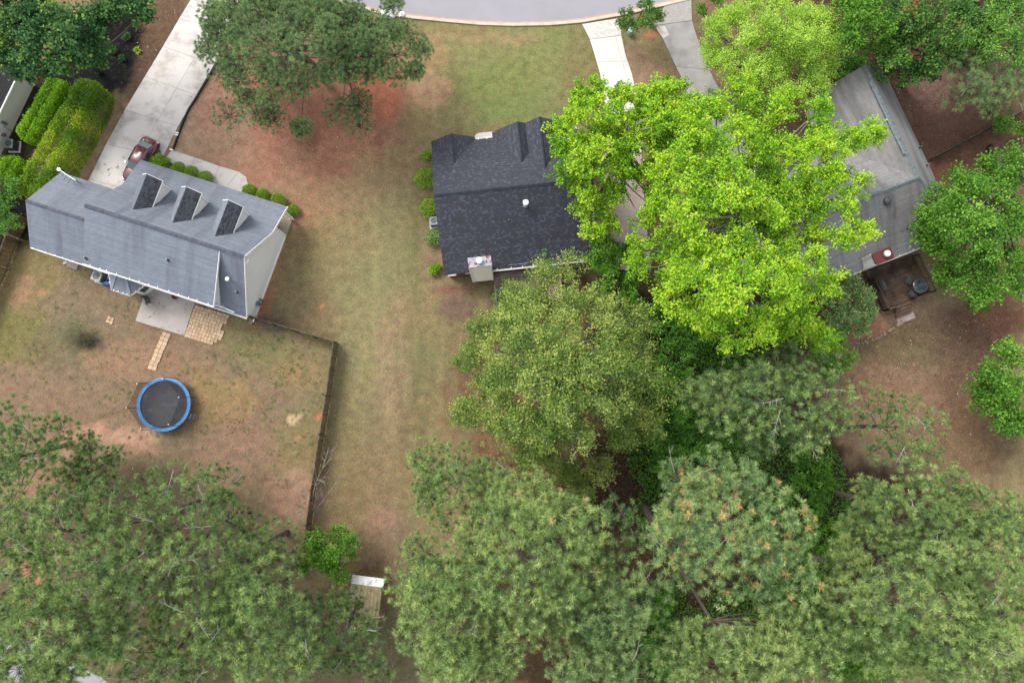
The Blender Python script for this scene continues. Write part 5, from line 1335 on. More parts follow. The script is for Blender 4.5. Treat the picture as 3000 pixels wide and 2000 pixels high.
def auto_lobes(ells, sp, ztop, zedge, rpx, rg, jit=.5, fill=0.4, shrink=.5):
    """scatter foliage masses inside crown ellipses (photo positions); returns world centres"""
    out = []
    for el in ells:
        cx, cy, rx, ry = el[:4]
        zt, ze = (el[4], el[5]) if len(el) > 4 else (ztop, zedge)
        rx2, ry2 = rx - min(rpx * shrink, rx * .4), ry - min(rpx * shrink, ry * .4)
        n = int(40 * rx2 * ry2 / sp ** 2) + 8; pts = []
        for _ in range(n):
            a = rg.uniform(0, 2 * math.pi); r = math.sqrt(rg.random())
            x = cx + rx2 * r * math.cos(a) * (1 + rg.gauss(0, .05)); y = cy + ry2 * r * math.sin(a) * (1 + rg.gauss(0, .05))
            if all((x - q[0]) ** 2 + (y - q[1]) ** 2 > sp * sp for q in pts):
                pts.append((x, y, r))
        for x, y, r in pts:
            z = ze + (zt - ze) * math.sqrt(max(0, 1 - r * r)) + rg.uniform(-jit, jit)
            out.append((*at(x, y, z), 1.0))
            if rg.random() < fill:
                z2 = max(1.2, z - rg.uniform(1.6, 2.8)); out.append((*at(x + rg.uniform(-20, 20), y + rg.uniform(-20, 20), z2), .85))
    return out

def leaf_cloud(Pn, D, Nn, ln, wd, rs):
    """kite leaves: position, direction, normal -> vertex array"""
    D = unit(D); S = unit(np.cross(D, Nn)); Nn = np.cross(S, D)
    n = len(Pn)
    L = ln * rs.uniform(.7, 1.3, (n, 1)); W = wd * rs.uniform(.7, 1.3, (n, 1))
    V = np.empty((n, 4, 3))
    V[:, 0] = Pn; V[:, 1] = Pn + D * L * .45 + S * W * .5 + Nn * L * .08; V[:, 2] = Pn + D * L - Nn * L * .06; V[:, 3] = Pn + D * L * .45 - S * W * .5 + Nn * L * .08
    return V.reshape(-1, 3)

def twig_mesh(A, B, r):
    """3-sided tapered twigs"""
    D = unit(B - A); s = unit(np.cross(D, np.array([.2, .3, .93]))); t = np.cross(D, s); n = len(A)
    r = np.broadcast_to(np.asarray(r).reshape(-1, 1), (n, 1))
    V = np.empty((n, 4, 3)); V[:, 0] = A + s * r; V[:, 1] = A + (-.5 * s + .87 * t) * r; V[:, 2] = A + (-.5 * s - .87 * t) * r; V[:, 3] = B
    i = np.arange(n)[:, None] * 4
    F = np.concatenate([i + 0, i + 1, i + 3, i + 1, i + 2, i + 3, i + 2, i + 0, i + 3], 1).reshape(-1)
    return V.reshape(-1, 3), F

def limb_pts(p0, p1, rg, sag=.15, n=6):
    p0 = Vector(p0); p1 = Vector(p1); Ln = (p1 - p0).length
    m = (p0 + p1) / 2 + Vector((rg.gauss(0, .07) * Ln, rg.gauss(0, .07) * Ln, -sag * Ln))
    return [p0 * (1 - t) ** 2 + m * 2 * t * (1 - t) + p1 * t * t for t in [k / (n - 1) for k in range(n)]]

def trunk_limbs(e, base, top, lobes, r0, bark, rg, limb_r=.07, low=.3, lean=None, barkl=None, frac=1.0):
    bz = Vector(base); tp = Vector(top)
    mid = (bz + tp) / 2 + Vector((rg.gauss(0, .25), rg.gauss(0, .25), 0)) + (Vector(lean) if lean else Vector((0, 0, 0)))
    f = lambda t: bz * (1 - t) ** 2 + mid * 2 * t * (1 - t) + tp * t * t
    b = MB(); ts = [k / 9 for k in range(10)]
    b.tube([f(t) for t in ts], [r0 * 1.25] + [r0 * (1 - .75 * t) for t in ts[1:]], 8)
    tr = b.build('trunk', bark, e, True)
    b = MB()
    for lb in lobes:
        if rg.random() > frac: continue
        c = Vector(lb[:3]); h = tp.z - bz.z
        hd = math.hypot(c.x - tp.x, c.y - tp.y)
        z = c.z - .45 * hd - .6
        t = min(.97, max(low, (z - bz.z) / max(.1, h)))
        p = f(t); pts = limb_pts(p, c + Vector((0, 0, -.25)), rg, .10)
        r = limb_r * min(1.6, .5 + (c - p).length * .12)
        b.tube(pts, [r * (1 - .75 * k / 5) for k in range(6)], 5, cap=False)
    if b.v: b.build('limbs', barkl or bark, e, True, 'stuff')
    return tr

GROUP_T = 'trees'
def broad(name, label, base, ells, ztop, zedge, leafm, seed, sp=62, r=1.35, ln=.2, wd=.16, ns=26, nl=34, trunk=.22, bark='bark', twig='twig', fill=.4, up=.65, tb=(0.45, .22), clump=.2,
          topz=None, jit=.6, cat='tree', flat=.75, twigp=.5, lean=None, rad=.24, group=None, barkl=None, rust=0.0, limbp=1.0):
    rg = random.Random(seed); rs = np.random.RandomState(seed)
    bp3 = at(*base, 0); e = empty(name); tag(e, label, cat, group)
    rpx = r * FPX / (CAM_H - zedge)
    lob = auto_lobes(ells, sp, ztop, zedge, rpx, rg, jit, fill)
    L = np.array(lob); n = len(L)
    c = np.repeat(L[:, :3], ns, 0); sc_ = np.repeat(L[:, 3:], ns, 0)
    m = len(c)
    d = unit(rs.normal(size=(m, 3))); d[:, 2] = np.where(d[:, 2] < -.35, -d[:, 2], d[:, 2])
    R = r * sc_ * rs.uniform(.55, 1.15, (m, 1)) * np.array([1, 1, flat])
    tip = c + d * R; bs = c + d * R * .15 + np.array([0, 0, -.25 * r])
    t = rs.uniform(.25, 1.04, (m, nl, 1)) ** .7
    Pn = bs[:, None] + (tip - bs)[:, None] * t + rs.normal(size=(m, nl, 3)) * rad * r / 1.35 * (1.15 - .45 * t)
    ax = unit(tip - bs)[:, None]
    D = ax * .5 + rs.normal(size=(m, nl, 3)) * .6 + np.array([0, 0, -.1])
    Nn = np.array([0, 0, up]) + rs.normal(size=(m, nl, 3)) * .45 + d[:, None] * .25
    Pn = Pn.reshape(-1, 3); D = D.reshape(-1, 3); Nn = Nn.reshape(-1, 3)
    keep = Pn[:, 2] > .12
    # leaf colour is a property of the shoot (younger tips are paler) plus per-leaf spread
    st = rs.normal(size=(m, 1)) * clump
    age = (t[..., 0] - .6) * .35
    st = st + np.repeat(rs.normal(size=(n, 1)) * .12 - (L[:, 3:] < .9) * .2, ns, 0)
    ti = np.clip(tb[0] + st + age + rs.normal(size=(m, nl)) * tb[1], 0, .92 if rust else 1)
    if rust: ti = np.where(rs.rand(m, 1) < rust, .98, ti)
    ti = ti.reshape(-1)[keep]
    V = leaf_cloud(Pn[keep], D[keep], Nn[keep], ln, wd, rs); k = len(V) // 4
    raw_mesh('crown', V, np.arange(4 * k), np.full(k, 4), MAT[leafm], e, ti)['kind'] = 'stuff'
    cz = L[:, 2].max(); top = np.array([*(L[:, :2].mean(0) * .7 + bp3[:2] * .3), (topz or cz - .8)])
    trunk_limbs(e, (bp3[0], bp3[1], -.1), top, lob, trunk, MAT[bark], rg, trunk * .34, .25, lean, MAT[barkl] if barkl else None, limbp)
    q = rs.rand(m) < twigp
    V, F = twig_mesh(bs[q], tip[q] - (tip[q] - bs[q]) * .08, .022)
    raw_mesh('twigs', V, F, np.full(len(F) // 3, 3), MAT[twig], e)['kind'] = 'stuff'
    return e

def pine(name, label, base, ells, ztop, zedge, leafm, seed, sp=66, r=1.5, nt=30, nn=44, ln=.36, wd=.052, trunk=.24, fill=.45, tint=.45, rust=0.0, candle=.5, lean=None, twigp=.5, dead=6, group=None, jit=.7, inner=.4, toppx=None, flat=.7, low=.35):
    rg = random.Random(seed); rs = np.random.RandomState(seed); sp *= .98; fill *= .8; r *= .95; jit = 1.1; ln *= 1.0; nn = int(nn * 1.36); nt = max(10, int(nt * .74)); wd *= .76; gk = 1.1 if base[1] > 1200 and (base[0] < 1000 or base[0] > 2250) else 1.0; ells = [(a[0], a[1], a[2] * gk, a[3] * gk, *a[4:]) for a in ells]
    bp3 = at(*base, 0); e = empty(name); tag(e, label, 'tree', group)
    rpx = r * FPX / (CAM_H - zedge)
    lob = auto_lobes(ells, sp, ztop, zedge, rpx, rg, jit, fill)
    L = np.array(lob)
    c = np.repeat(L[:, :3], nt, 0); m = len(c)
    # evenly spread puffs over the upper side of each foliage pad
    kk = np.tile(np.arange(nt) + .5, len(L)); zz = 1 - kk / nt * 1.15; ph = kk * 2.39996 + np.repeat(rs.uniform(0, 6.28, len(L)), nt)
    rr_ = np.sqrt(np.maximum(0, 1 - zz ** 2)); d = unit(np.column_stack([rr_ * np.cos(ph), rr_ * np.sin(ph), zz]) + rs.normal(size=(m, 3)) * .10)
    R = r * np.repeat(L[:, 3:] * rs.uniform(.75, 1.2, (len(L), 1)), nt, 0) * rs.uniform(.85, 1.08, (m, 1)) * np.array([1, 1, flat])
    tip = c + d * R; bs = c + d * R * .1 + np.array([0, 0, -.3 * r])
    lt = np.repeat(rs.normal(size=(len(L), 1)) * .07, nt, 0)[:, 0]
    ax = unit(d * .75 + np.array([0, 0, .7]) + rs.normal(size=(m, 3)) * .12)
    q = rs.rand(m) < inner
    tp2 = bs[q] + (tip[q] - bs[q]) * .62
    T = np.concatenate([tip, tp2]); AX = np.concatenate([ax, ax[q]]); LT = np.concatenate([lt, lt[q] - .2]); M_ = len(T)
    sz = rs.uniform(.62, 1.3, (M_, 1, 1))
    s1 = unit(np.cross(AX, np.array([.31, .17, .94]) + rs.normal(size=(M_, 3)) * .05)); s2 = np.cross(AX, s1)
    al = np.radians(12 + 88 * rs.uniform(0, 1, (M_, nn, 1)) ** .75); az = rs.uniform(0, 2 * np.pi, (M_, nn, 1))
    D = AX[:, None] * np.cos(al) + (s1[:, None] * np.cos(az) + s2[:, None] * np.sin(az)) * np.sin(al)
    P0 = T[:, None] - AX[:, None] * rs.uniform(0, .16, (M_, nn, 1)) + D * .02
    Ln = ln * sz * rs.uniform(.8, 1.08, (M_, nn, 1))
    tipn = P0 + D * Ln; tipn[..., 2] -= .06 * Ln[..., 0]
    S = unit(np.cross(D, rs.normal(size=(M_, nn, 3))))
    V = np.empty((M_, nn, 3, 3)); V[:, :, 0] = P0 + S * wd / 2; V[:, :, 1] = P0 - S * wd / 2; V[:, :, 2] = tipn
    # widest near the middle: base pair moved outward a little
    V[:, :, 0] += D * Ln * .12; V[:, :, 1] += D * Ln * .06
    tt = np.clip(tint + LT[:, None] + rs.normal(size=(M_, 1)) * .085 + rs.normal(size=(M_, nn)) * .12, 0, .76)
    if rust:
        rr = (rs.rand(M_) < rust); tt[rr] = np.clip(.86 + rs.normal(size=(rr.sum(), nn)) * .05, .7, .9)
    V = V.reshape(-1, 3); tt = tt.reshape(-1)
    # candles: small pale buds in the middle of the upper tufts
    k = (rs.rand(M_) < candle) & (AX[:, 2] > .3)
    A = T[k]; Bq = A + AX[k] * .15
    Vc, Fc = twig_mesh(A, Bq, .032)
    F = np.concatenate([np.arange(len(V)), Fc + len(V)])
    tt = np.concatenate([tt, np.full(len(Fc) // 3, .97)])
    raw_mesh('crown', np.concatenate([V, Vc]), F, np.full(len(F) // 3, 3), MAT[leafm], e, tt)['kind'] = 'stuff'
    cz = L[:, 2].max(); mp = L[:, :2].mean(0)
    top = np.array([*mp, cz - .5]) if toppx is None else at(*toppx)
    trunk_limbs(e, (bp3[0], bp3[1], -.1), top, lob, trunk, MAT['pinebark'], rg, .06, low, lean, None)
    q = rs.rand(m) < twigp
    V, F = twig_mesh(bs[q], tip[q], .026)
    raw_mesh('twigs', V, F, np.full(len(F) // 3, 3), MAT['twig'], e)['kind'] = 'stuff'
    if dead:
        b = MB()
        for _ in range(dead):
            l = L[rg.randrange(len(L))]; p = Vector(l[:3]) + Vector((rg.uniform(-1, 1), rg.uniform(-1, 1), rg.uniform(.0, .5))); a = rg.uniform(0, 6.28)
            q = p + Vector((math.cos(a) * rg.uniform(1.0, 2.0), math.sin(a) * rg.uniform(1.0, 2.0), rg.uniform(.1, .6)))
            pts = limb_pts(p, q, rg, -.1, 5); b.tube(pts, [.032, .028, .022, .016, .009], 4, cap=False)
            for j in (1, 2, 3, 3):
                a2 = a + rg.choice((-1, 1)) * rg.uniform(.5, 1.1); q2 = pts[j] + Vector((math.cos(a2), math.sin(a2), .3)) * rg.uniform(.3, .7)
                b.tube([pts[j], (pts[j] + q2) / 2 + Vector((0, 0, .04)), q2], [.018, .013, .006], 3, cap=False)
        b.build('dead_branches', MAT['deadwood'], e, kind='stuff')
    return e

# ------------------------------------------------------------------ trees
G1 = None
# yellow-green sweetgums beside the centre house
broad('sweetgum_tree', 'bright yellow green tree whose branches reach over the dark slate roof', (1768, 556), [(1800, 330, 170, 100, 15, 11), (1960, 330, 110, 100, 16, 12), (1690, 330, 60, 50, 12, 10), (1690, 420, 90, 50, 13, 10), (1655, 490, 80, 45, 12.5, 10), (1770, 440, 120, 90, 14, 11), (1740, 540, 90, 80, 12, 9), (1745, 640, 75, 70, 10.5, 8), (1620, 365, 28, 40, 11.5, 10), (1885, 430, 95, 105, 14.5, 11), (1900, 300, 110, 70, 15, 12), (1840, 500, 80, 45, 12.5, 10), (1908, 620, 50, 85, 12.5, 10.5), (1830, 565, 45, 35, 11.5, 10)],
      15, 11, 'lf_gum', 11, sp=48, r=1.05, ln=.155, wd=.135, ns=22, nl=42, trunk=.26, bark='bark', twig='palebark', twigp=.8, barkl='palebark', fill=.25, tb=(.5, .22), rad=.2, clump=.24)
broad('sweetgum_tree', 'tallest bright yellow green tree in the middle of the picture, right of the driveway', (1985, 790), [(2090, 560, 210, 270, 20, 14), (2150, 830, 250, 150, 20, 14), (2330, 470, 170, 130, 16, 12), (2080, 420, 150, 150, 17, 13), (2380, 330, 60, 60, 13, 11), (2300, 300, 60, 45, 14, 12), (2500, 390, 110, 45, 13, 11.5), (2420, 560, 130, 90, 15, 12), (2470, 690, 110, 65, 14, 11), (2180, 950, 130, 70, 18, 13), (2350, 800, 130, 100, 17, 13), (1930, 760, 110, 90, 15, 11), (2340, 930, 90, 60, 15, 12), (2200, 640, 120, 80, 18, 13), (2250, 560, 90, 60, 17, 13), (2240, 350, 90, 80, 15, 12), (2330, 640, 100, 80, 15.5, 12.5), (2160, 280, 70, 50, 14, 12), (2370, 960, 85, 70, 12.5, 10.5)],
      20, 13, 'lf_gum', 12, sp=62, r=1.25, ln=.15, wd=.125, ns=26, nl=38, trunk=.34, bark='bark', twig='palebark', twigp=.6, barkl='palebark', fill=.4, tb=(.5, .22), rad=.19, clump=.24)
broad('understory_tree', 'mid green lower tree between the dark slate roof corner and the tall yellow green tree', (1780, 860), [(1790, 755, 75, 75, 7, 4.5), (1820, 850, 70, 60, 6, 4), (1750, 690, 35, 30, 7, 5)], 7, 4.5, 'lf_mid', 13, sp=48, r=1.0, ln=.17, wd=.14, ns=22, nl=32, trunk=.12, fill=.3)
broad('oak_tree', 'large olive green tree with pale limbs behind the wood deck', (1640, 1120), [(1650, 1085, 265, 250, 18, 12), (1640, 1070, 110, 100, 17.5, 16.5), (1620, 1270, 120, 80, 12.5, 10), (1640, 850, 130, 110, 14, 11), (1500, 900, 90, 80, 13, 10), (1420, 930, 50, 60, 11, 9.5), (1420, 1080, 90, 90, 13, 10.5), (1410, 1220, 75, 70, 12, 9.5), (1560, 1290, 90, 90, 13, 10), (1850, 1160, 110, 150, 14, 10.5), (1830, 970, 110, 90, 13, 10.5), (1750, 1360, 80, 60, 9, 6.5), (1370, 1200, 40, 40, 10.5, 9), (1680, 1400, 70, 55, 7, 5)],
      18, 12, 'lf_oak', 14, sp=66, r=1.4, ln=.19, wd=.08, ns=25, nl=40, topz=9, limbp=.6, trunk=.36, bark='palebark', twig='palebark', twigp=.55, barkl='palebark', fill=.6, tb=(.5, .22), rad=.24, up=.5, clump=.24, flat=.6, jit=1.0)
# front lawn pines
pine('pine_tree', 'large dark green pine with drooping outer boughs over the red mulch ring', (955, 235), [(880, 120, 240, 150, 14, 9), (650, 110, 85, 110, 9, 7), (740, 330, 110, 55, 6, 4.5), (800, 250, 130, 80, 9, 7), (890, 375, 45, 32, 4.5, 4), (610, 50, 40, 40, 8, 7), (800, 20, 150, 70, 12, 9)], 14, 9, 'pnd', 21, sp=50, r=1.3, nt=54, nn=30, ln=.24, wd=.046, trunk=.3, fill=.5, tint=.46, candle=.1, dead=7, twigp=.7)
pine('pine_tree', 'dark green pine with twin stems nearest the kerb and the white bags', (1000, 225), [(1060, 130, 130, 120, 13, 9), (1150, 60, 80, 70, 9, 7.5), (1220, 175, 50, 65, 7.5, 6), (1170, 240, 60, 40, 6, 5), (1010, 330, 90, 50, 6, 4.5), (1040, 375, 45, 30, 4.5, 4), (960, 30, 120, 60, 12, 9)], 13, 9, 'pnd', 22, sp=50, r=1.25, nt=54, nn=30, ln=.24, wd=.046, trunk=.22, fill=.4, tint=.45, candle=.1, dead=5, twigp=.7)
broad('maple_tree', 'large dark bluish green tree over black mulch at the top left corner', (292, 212), [(140, 110, 190, 130, 13, 8), (350, 40, 100, 60, 10, 7.5), (130, 215, 90, 60, 8.5, 6.5), (40, 60, 120, 140, 12, 8), (430, 20, 40, 40, 9, 7.5), (270, 150, 60, 60, 9, 7)], 13, 8, 'lf_blue', 23, sp=56, r=1.3, ln=.24, wd=.20, ns=22, nl=28, trunk=.24, fill=.5, tb=(.42, .17), clump=.16)
broad('young_tree', 'small green tree with reddish leaf tips beside the green utility pedestals', (1866, 62), [(1880, 30, 62, 55, 4.5, 3), (1850, 75, 40, 22, 3, 2.4), (1905, 65, 40, 30, 3.4, 2.6)], 4.5, 3, 'lf_rust', 24, sp=34, r=.75, ln=.15, wd=.11, ns=18, nl=26, trunk=.08, fill=.2, rust=.05, tb=(.55, .2))
broad('young_tree', 'small dark green tree at the top edge right of the grey driveway apron', (2068, 42), [(2078, 15, 45, 32, 4, 2.6)], 4, 2.6, 'lf_mid', 25, sp=34, r=.7, ln=.15, wd=.11, ns=16, nl=24, trunk=.07, fill=.2)
broad('willow_tree', 'pale yellow green fine leaved tree beside the grey driveway', (2185, 265), [(2250, 110, 215, 135, 9, 5.5), (2320, 235, 150, 75, 7, 4.5), (2140, 200, 90, 75, 6.5, 4.5), (2380, 120, 100, 120, 7.5, 5), (2120, 80, 70, 70, 7, 5), (2250, 130, 90, 70, 8.5, 6.5)], 9, 5.5, 'lf_yel', 26, sp=54, r=1.15, ln=.15, wd=.08, ns=24, nl=42, trunk=.16, fill=.5, tb=(.55, .2), rad=.27, twigp=.4)
broad('shrub', 'sage green sprawling shrub at the lower end of the grey driveway', (2125, 300), [(2110, 290, 75, 35, 2.6, 1.6), (2190, 315, 60, 35, 2.6, 1.6)], 2.6, 1.6, 'lf_gloss', 27, sp=36, r=.8, ln=.14, wd=.06, ns=18, nl=26, trunk=.06, fill=.1, cat='shrub', tb=(.75, .2))
broad('oak_tree', 'dark green tree with pale dead limbs behind the yellow green tree at the top', (2590, 130), [(2560, 60, 110, 110, 10, 7), (2500, 110, 50, 60, 8, 6), (2490, 20, 60, 40, 8, 6)], 10, 7, 'lf_mid', 28, sp=54, r=1.25, ln=.2, wd=.16, ns=22, nl=28, trunk=.2, fill=.4, tb=(.38, .2))
broad('oak_tree', 'dark green tree with a few rusty leaves over the L shaped roof corner', (2640, 250), [(2740, 60, 130, 80, 11, 8), (2690, 140, 120, 80, 9.5, 7), (2660, 215, 100, 50, 7, 5), (2760, 150, 70, 60, 8.5, 6.5), (2640, 30, 60, 50, 10, 8), (2830, 110, 90, 80, 9.5, 7), (2620, 130, 60, 50, 8.5, 6.5)], 11, 8, 'lf_rust', 29, sp=56, r=1.25, ln=.2, wd=.16, ns=22, nl=28, trunk=.24, fill=.4, rust=.03, tb=(.46, .2))
broad('oak_tree', 'very dark green mass of a tree in the top right corner', (2830, 190), [(2900, 120, 110, 80, 9, 6), (2960, 60, 70, 90, 10, 7), (2840, 180, 70, 40, 6, 4.5), (2970, 160, 60, 70, 8, 6), (2880, 55, 70, 50, 8, 6), (2960, 20, 90, 60, 9, 6), (2830, 30, 60, 60, 8, 6)], 9, 6, 'lf_dark', 30, sp=56, r=1.25, ln=.17, wd=.11, ns=22, nl=30, trunk=.22, fill=.45, tb=(.5, .22))
pine('pine_tree', 'soft grey green pine over brown mulch right of the L shaped roof', (2905, 330), [(2880, 215, 130, 85, 9, 7), (2820, 270, 85, 60, 7, 5.5), (2900, 290, 100, 50, 7, 5.5), (2960, 230, 70, 70, 9, 7)], 9, 7, 'pnd', 31, sp=56, r=1.3, nt=22, nn=38, ln=.34, wd=.036, trunk=.2, fill=.3, tint=.52, candle=.0, dead=7, twigp=.6)
broad('maple_tree', 'broad bright mid green tree over the brown mulch beside the dark deck', (2905, 433), [(2860, 640, 165, 150, 11, 7), (2740, 650, 80, 75, 8, 6), (2900, 810, 120, 85, 8, 6), (2960, 500, 70, 80, 9, 7), (2880, 530, 90, 60, 9, 7), (2790, 800, 70, 60, 6.5, 5), (2980, 700, 60, 120, 10, 7), (2690, 690, 52, 45, 7, 5.5)], 11, 7, 'lf_mid', 32, sp=58, r=1.35, ln=.19, wd=.15, ns=24, nl=30, trunk=.34, bark='pinebark', fill=.4, tb=(.46, .2), rad=.26)
broad('maple_tree', 'bright mid green tree at the right frame edge below the broad one', (2930, 1150), [(2960, 1130, 110, 130, 8, 5), (2890, 1140, 60, 60, 6, 4.5), (2960, 1030, 60, 50, 6, 4.5), (2970, 1240, 50, 70, 6.5, 4.5)], 8, 5, 'lf_mid', 33, sp=56, r=1.3, ln=.19, wd=.15, ns=24, nl=30, trunk=.16, fill=.4, tb=(.45, .2), rad=.26)
broad('magnolia_shrub', 'round dark glossy shrub left of the dark brown deck', (2450, 930), [(2492, 898, 96, 96, 5.2, 2.2)], 5, 2.2, 'lf_gloss', 34, sp=42, r=.95, ln=.17, wd=.085, ns=26, nl=32, trunk=.12, fill=.6, cat='shrub', tb=(.5, .24))
broad('young_tree', 'small mid green tree below the round glossy shrub at the yard edge', (2400, 1070), [(2440, 1050, 62, 65, 5, 3), (2410, 1000, 50, 40, 4.5, 3)], 5, 3, 'lf_mid', 35, sp=46, r=1.05, ln=.17, wd=.13, ns=22, nl=28, trunk=.09, fill=.4, tb=(.36, .18))

# pines of the wood at the right and bottom
GP = 'pines in the wood'
def woodpine(label, *a, **k): return pine('pine_tree', label, *a, **k)
woodpine('pine with pale dead branches directly below the tall yellow green tree', (2075, 1215), [(2250, 1190, 230, 140, 17, 12), (2110, 1150, 110, 80, 14, 11), (2330, 1080, 110, 60, 14, 11)], 17, 12, 'pn', 41, tint=.43, candle=.35, dead=10, sp=62, nt=26)
woodpine('thin sparse pine standing over bare ground at the wood edge on the right', (2460, 1255), [(2620, 1260, 125, 105, 12, 8), (2560, 1190, 70, 60, 9, 7), (2690, 1330, 70, 60, 10, 8)], 12, 8, 'pn', 42, tint=.40, candle=.05, dead=3, sp=62, nt=20, fill=.1, r=1.2, nn=38, inner=.1)
woodpine('bluish pine with scattered rusty orange needle tufts right of centre', (1935, 1450), [(2130, 1560, 225, 190, 20, 14), (2050, 1400, 105, 85, 16, 13), (2290, 1690, 110, 110, 17, 13), (2010, 1560, 90, 100, 16, 13)], 20, 14, 'pnb', 43, tint=.5, rust=.07, candle=.2, dead=9, sp=64, nt=30, low=.75)
woodpine('dense pine at the bottom edge right of centre with its long bare trunk showing', (1885, 1478), [(2220, 1920, 270, 110, 18, 13), (2010, 1920, 110, 90, 15, 12), (2380, 1870, 110, 80, 15, 12)], 18, 13, 'pn', 44, tint=.5, candle=.55, dead=4, sp=62, nt=30, trunk=.3, toppx=(2130, 1890, 16), low=.86)
woodpine('tallest dense yellow green pine in the bottom centre', (1535, 1480), [(1560, 1650, 240, 225, 21, 15), (1520, 1480, 150, 90, 17, 14), (1680, 1560, 110, 110, 17, 14)], 21, 15, 'pn', 45, tint=.53, candle=.8, dead=3, sp=60, nt=32, rust=.008)
woodpine('dark green upper left pine of the bottom centre clump beside the lawn', (1400, 1385), [(1370, 1410, 140, 95, 14, 9), (1270, 1370, 60, 60, 10, 8), (1290, 1480, 60, 60, 11, 9)], 14, 9, 'pn', 46, tint=.46, candle=.5, dead=3, sp=58, nt=28)
woodpine('dense pine at the bottom left of the bottom centre clump beside the shed', (1375, 1590), [(1320, 1800, 160, 200, 19, 13), (1220, 1680, 70, 110, 14, 11), (1400, 1930, 150, 90, 18, 13)], 19, 13, 'pn', 47, tint=.52, candle=.6, dead=4, sp=60, nt=30)
woodpine('rounded bluish green pine crown low in the bottom centre right of the tallest pine', (1700, 1620), [(1790, 1780, 145, 140, 17, 12)], 17, 12, 'pnb', 48, tint=.5, candle=.45, dead=2, sp=56, nt=32)
woodpine('small bluish pine cut by the bottom frame edge in the centre', (1660, 1770), [(1740, 1950, 150, 75, 15, 12), (1850, 1960, 80, 60, 13, 11)], 15, 12, 'pnb', 49, tint=.5, candle=.3, dead=3, sp=56, nt=30)
woodpine('slender pine between the olive tree and the rusty tufted pine', (1760, 1380), [(1830, 1500, 60, 65, 12, 9), (1870, 1610, 70, 80, 13, 10)], 13, 10, 'pnb', 50, tint=.42, candle=.15, dead=3, sp=54, nt=24, trunk=.14)
woodpine('hazy green pine at the upper edge of the right hand wood', (2400, 1430), [(2700, 1500, 190, 130, 15, 10), (2860, 1480, 120, 90, 13, 10), (2550, 1480, 90, 110, 11, 8)], 15, 10, 'pn', 51, tint=.44, candle=.1, dead=4, sp=64, nt=26)
woodpine('big soft green pine filling the middle of the right hand wood', (2330, 1610), [(2640, 1770, 220, 170, 18, 12), (2480, 1680, 90, 120, 13, 10), (2760, 1640, 130, 110, 16, 12)], 18, 12, 'pn', 52, tint=.49, candle=.2, dead=6, sp=64, nt=28)
woodpine('yellow green pine at the right frame edge of the wood', (2500, 1560), [(2920, 1680, 130, 190, 17, 12), (2960, 1540, 70, 90, 14, 11)], 17, 12, 'pn', 53, tint=.51, candle=.3, dead=4, sp=64, nt=28)
woodpine('pale green pine filling the bottom right corner', (2420, 1720), [(2880, 1910, 180, 110, 18, 13), (2700, 1910, 70, 70, 15, 12)], 18, 13, 'pn', 54, tint=.5, candle=.3, dead=5, sp=62, nt=28)
# bottom-left wood
woodpine('dark open pine at the left frame edge just below the back yard', (205, 1300), [(90, 1300, 135, 90, 9, 6), (40, 1420, 80, 90, 9.5, 7), (190, 1260, 50, 50, 7, 5.5), (30, 1250, 60, 60, 8, 6)], 9, 6, 'pn', 61, tint=.37, candle=.05, dead=4, sp=62, nt=22, fill=.3)
woodpine('thin open pine left of the trampoline at the yard edge', (285, 1392), [(285, 1370, 90, 75, 6, 4.5), (330, 1315, 40, 40, 5, 4), (215, 1440, 75, 75, 6.5, 5), (250, 1340, 40, 60, 5.5, 4)], 6, 4.5, 'pn', 62, tint=.38, candle=.05, dead=3, sp=56, nt=20, fill=.2, r=1.2, trunk=.12)
woodpine('open pine with upswept grey branches below the trampoline', (660, 1440), [(520, 1470, 130, 95, 13, 9), (640, 1450, 60, 80, 11, 9), (680, 1530, 50, 60, 10, 8)], 13, 9, 'pn', 63, tint=.38, candle=.1, dead=10, sp=64, nt=20, fill=.25)
woodpine('yellow green pine in the left wood with bare limbs showing below it', (560, 1580), [(270, 1680, 165, 130, 17, 12), (140, 1560, 80, 80, 14, 11)], 17, 12, 'pn', 64, tint=.47, candle=.3, dead=9, sp=64, nt=24)
woodpine('pine with a long dark leaning trunk in the middle of the left wood', (660, 1512), [(470, 1690, 130, 120, 15, 11), (600, 1640, 100, 110, 13, 10), (560, 1790, 110, 80, 14, 11)], 15, 11, 'pn', 65, tint=.44, candle=.2, dead=12, sp=66, nt=22, fill=.25, toppx=(400, 1780, 15), trunk=.28, low=.7)
woodpine('dense yellow green pine filling the bottom left corner', (420, 1690), [(130, 1840, 190, 120, 18, 13), (60, 1720, 80, 90, 15, 12), (270, 1900, 120, 80, 16, 12), (50, 1940, 110, 80, 16, 13), (170, 1960, 110, 60, 16, 13)], 18, 13, 'pn', 66, tint=.5, candle=.3, dead=6, sp=62, nt=25, rust=.02)
woodpine('yellow green pine between the leaning trunk pine and the shed', (900, 1590), [(780, 1790, 115, 150, 16, 11), (720, 1680, 70, 80, 13, 10), (800, 1930, 120, 80, 15, 11)], 16, 11, 'pn', 67, tint=.48, candle=.3, dead=8, sp=62, nt=26)
woodpine('loose green pine at the bottom edge of the left wood', (620, 1740), [(480, 1930, 160, 85, 15, 11), (620, 1900, 90, 90, 13, 10)], 15, 11, 'pn', 68, tint=.43, candle=.2, dead=8, sp=64, nt=22, fill=.3)
woodpine('low airy pine overhanging the shed roof', (1075, 1720), [(1010, 1860, 100, 110, 9, 6.5), (1090, 1930, 70, 70, 9, 7), (1070, 1810, 60, 60, 6.5, 5), (1055, 1750, 45, 40, 6, 5), (980, 1740, 50, 50, 7, 5.5)], 9, 6.5, 'pn', 69, tint=.38, candle=.05, dead=6, sp=54, nt=20, fill=.3, r=1.1, nn=36, trunk=.14)
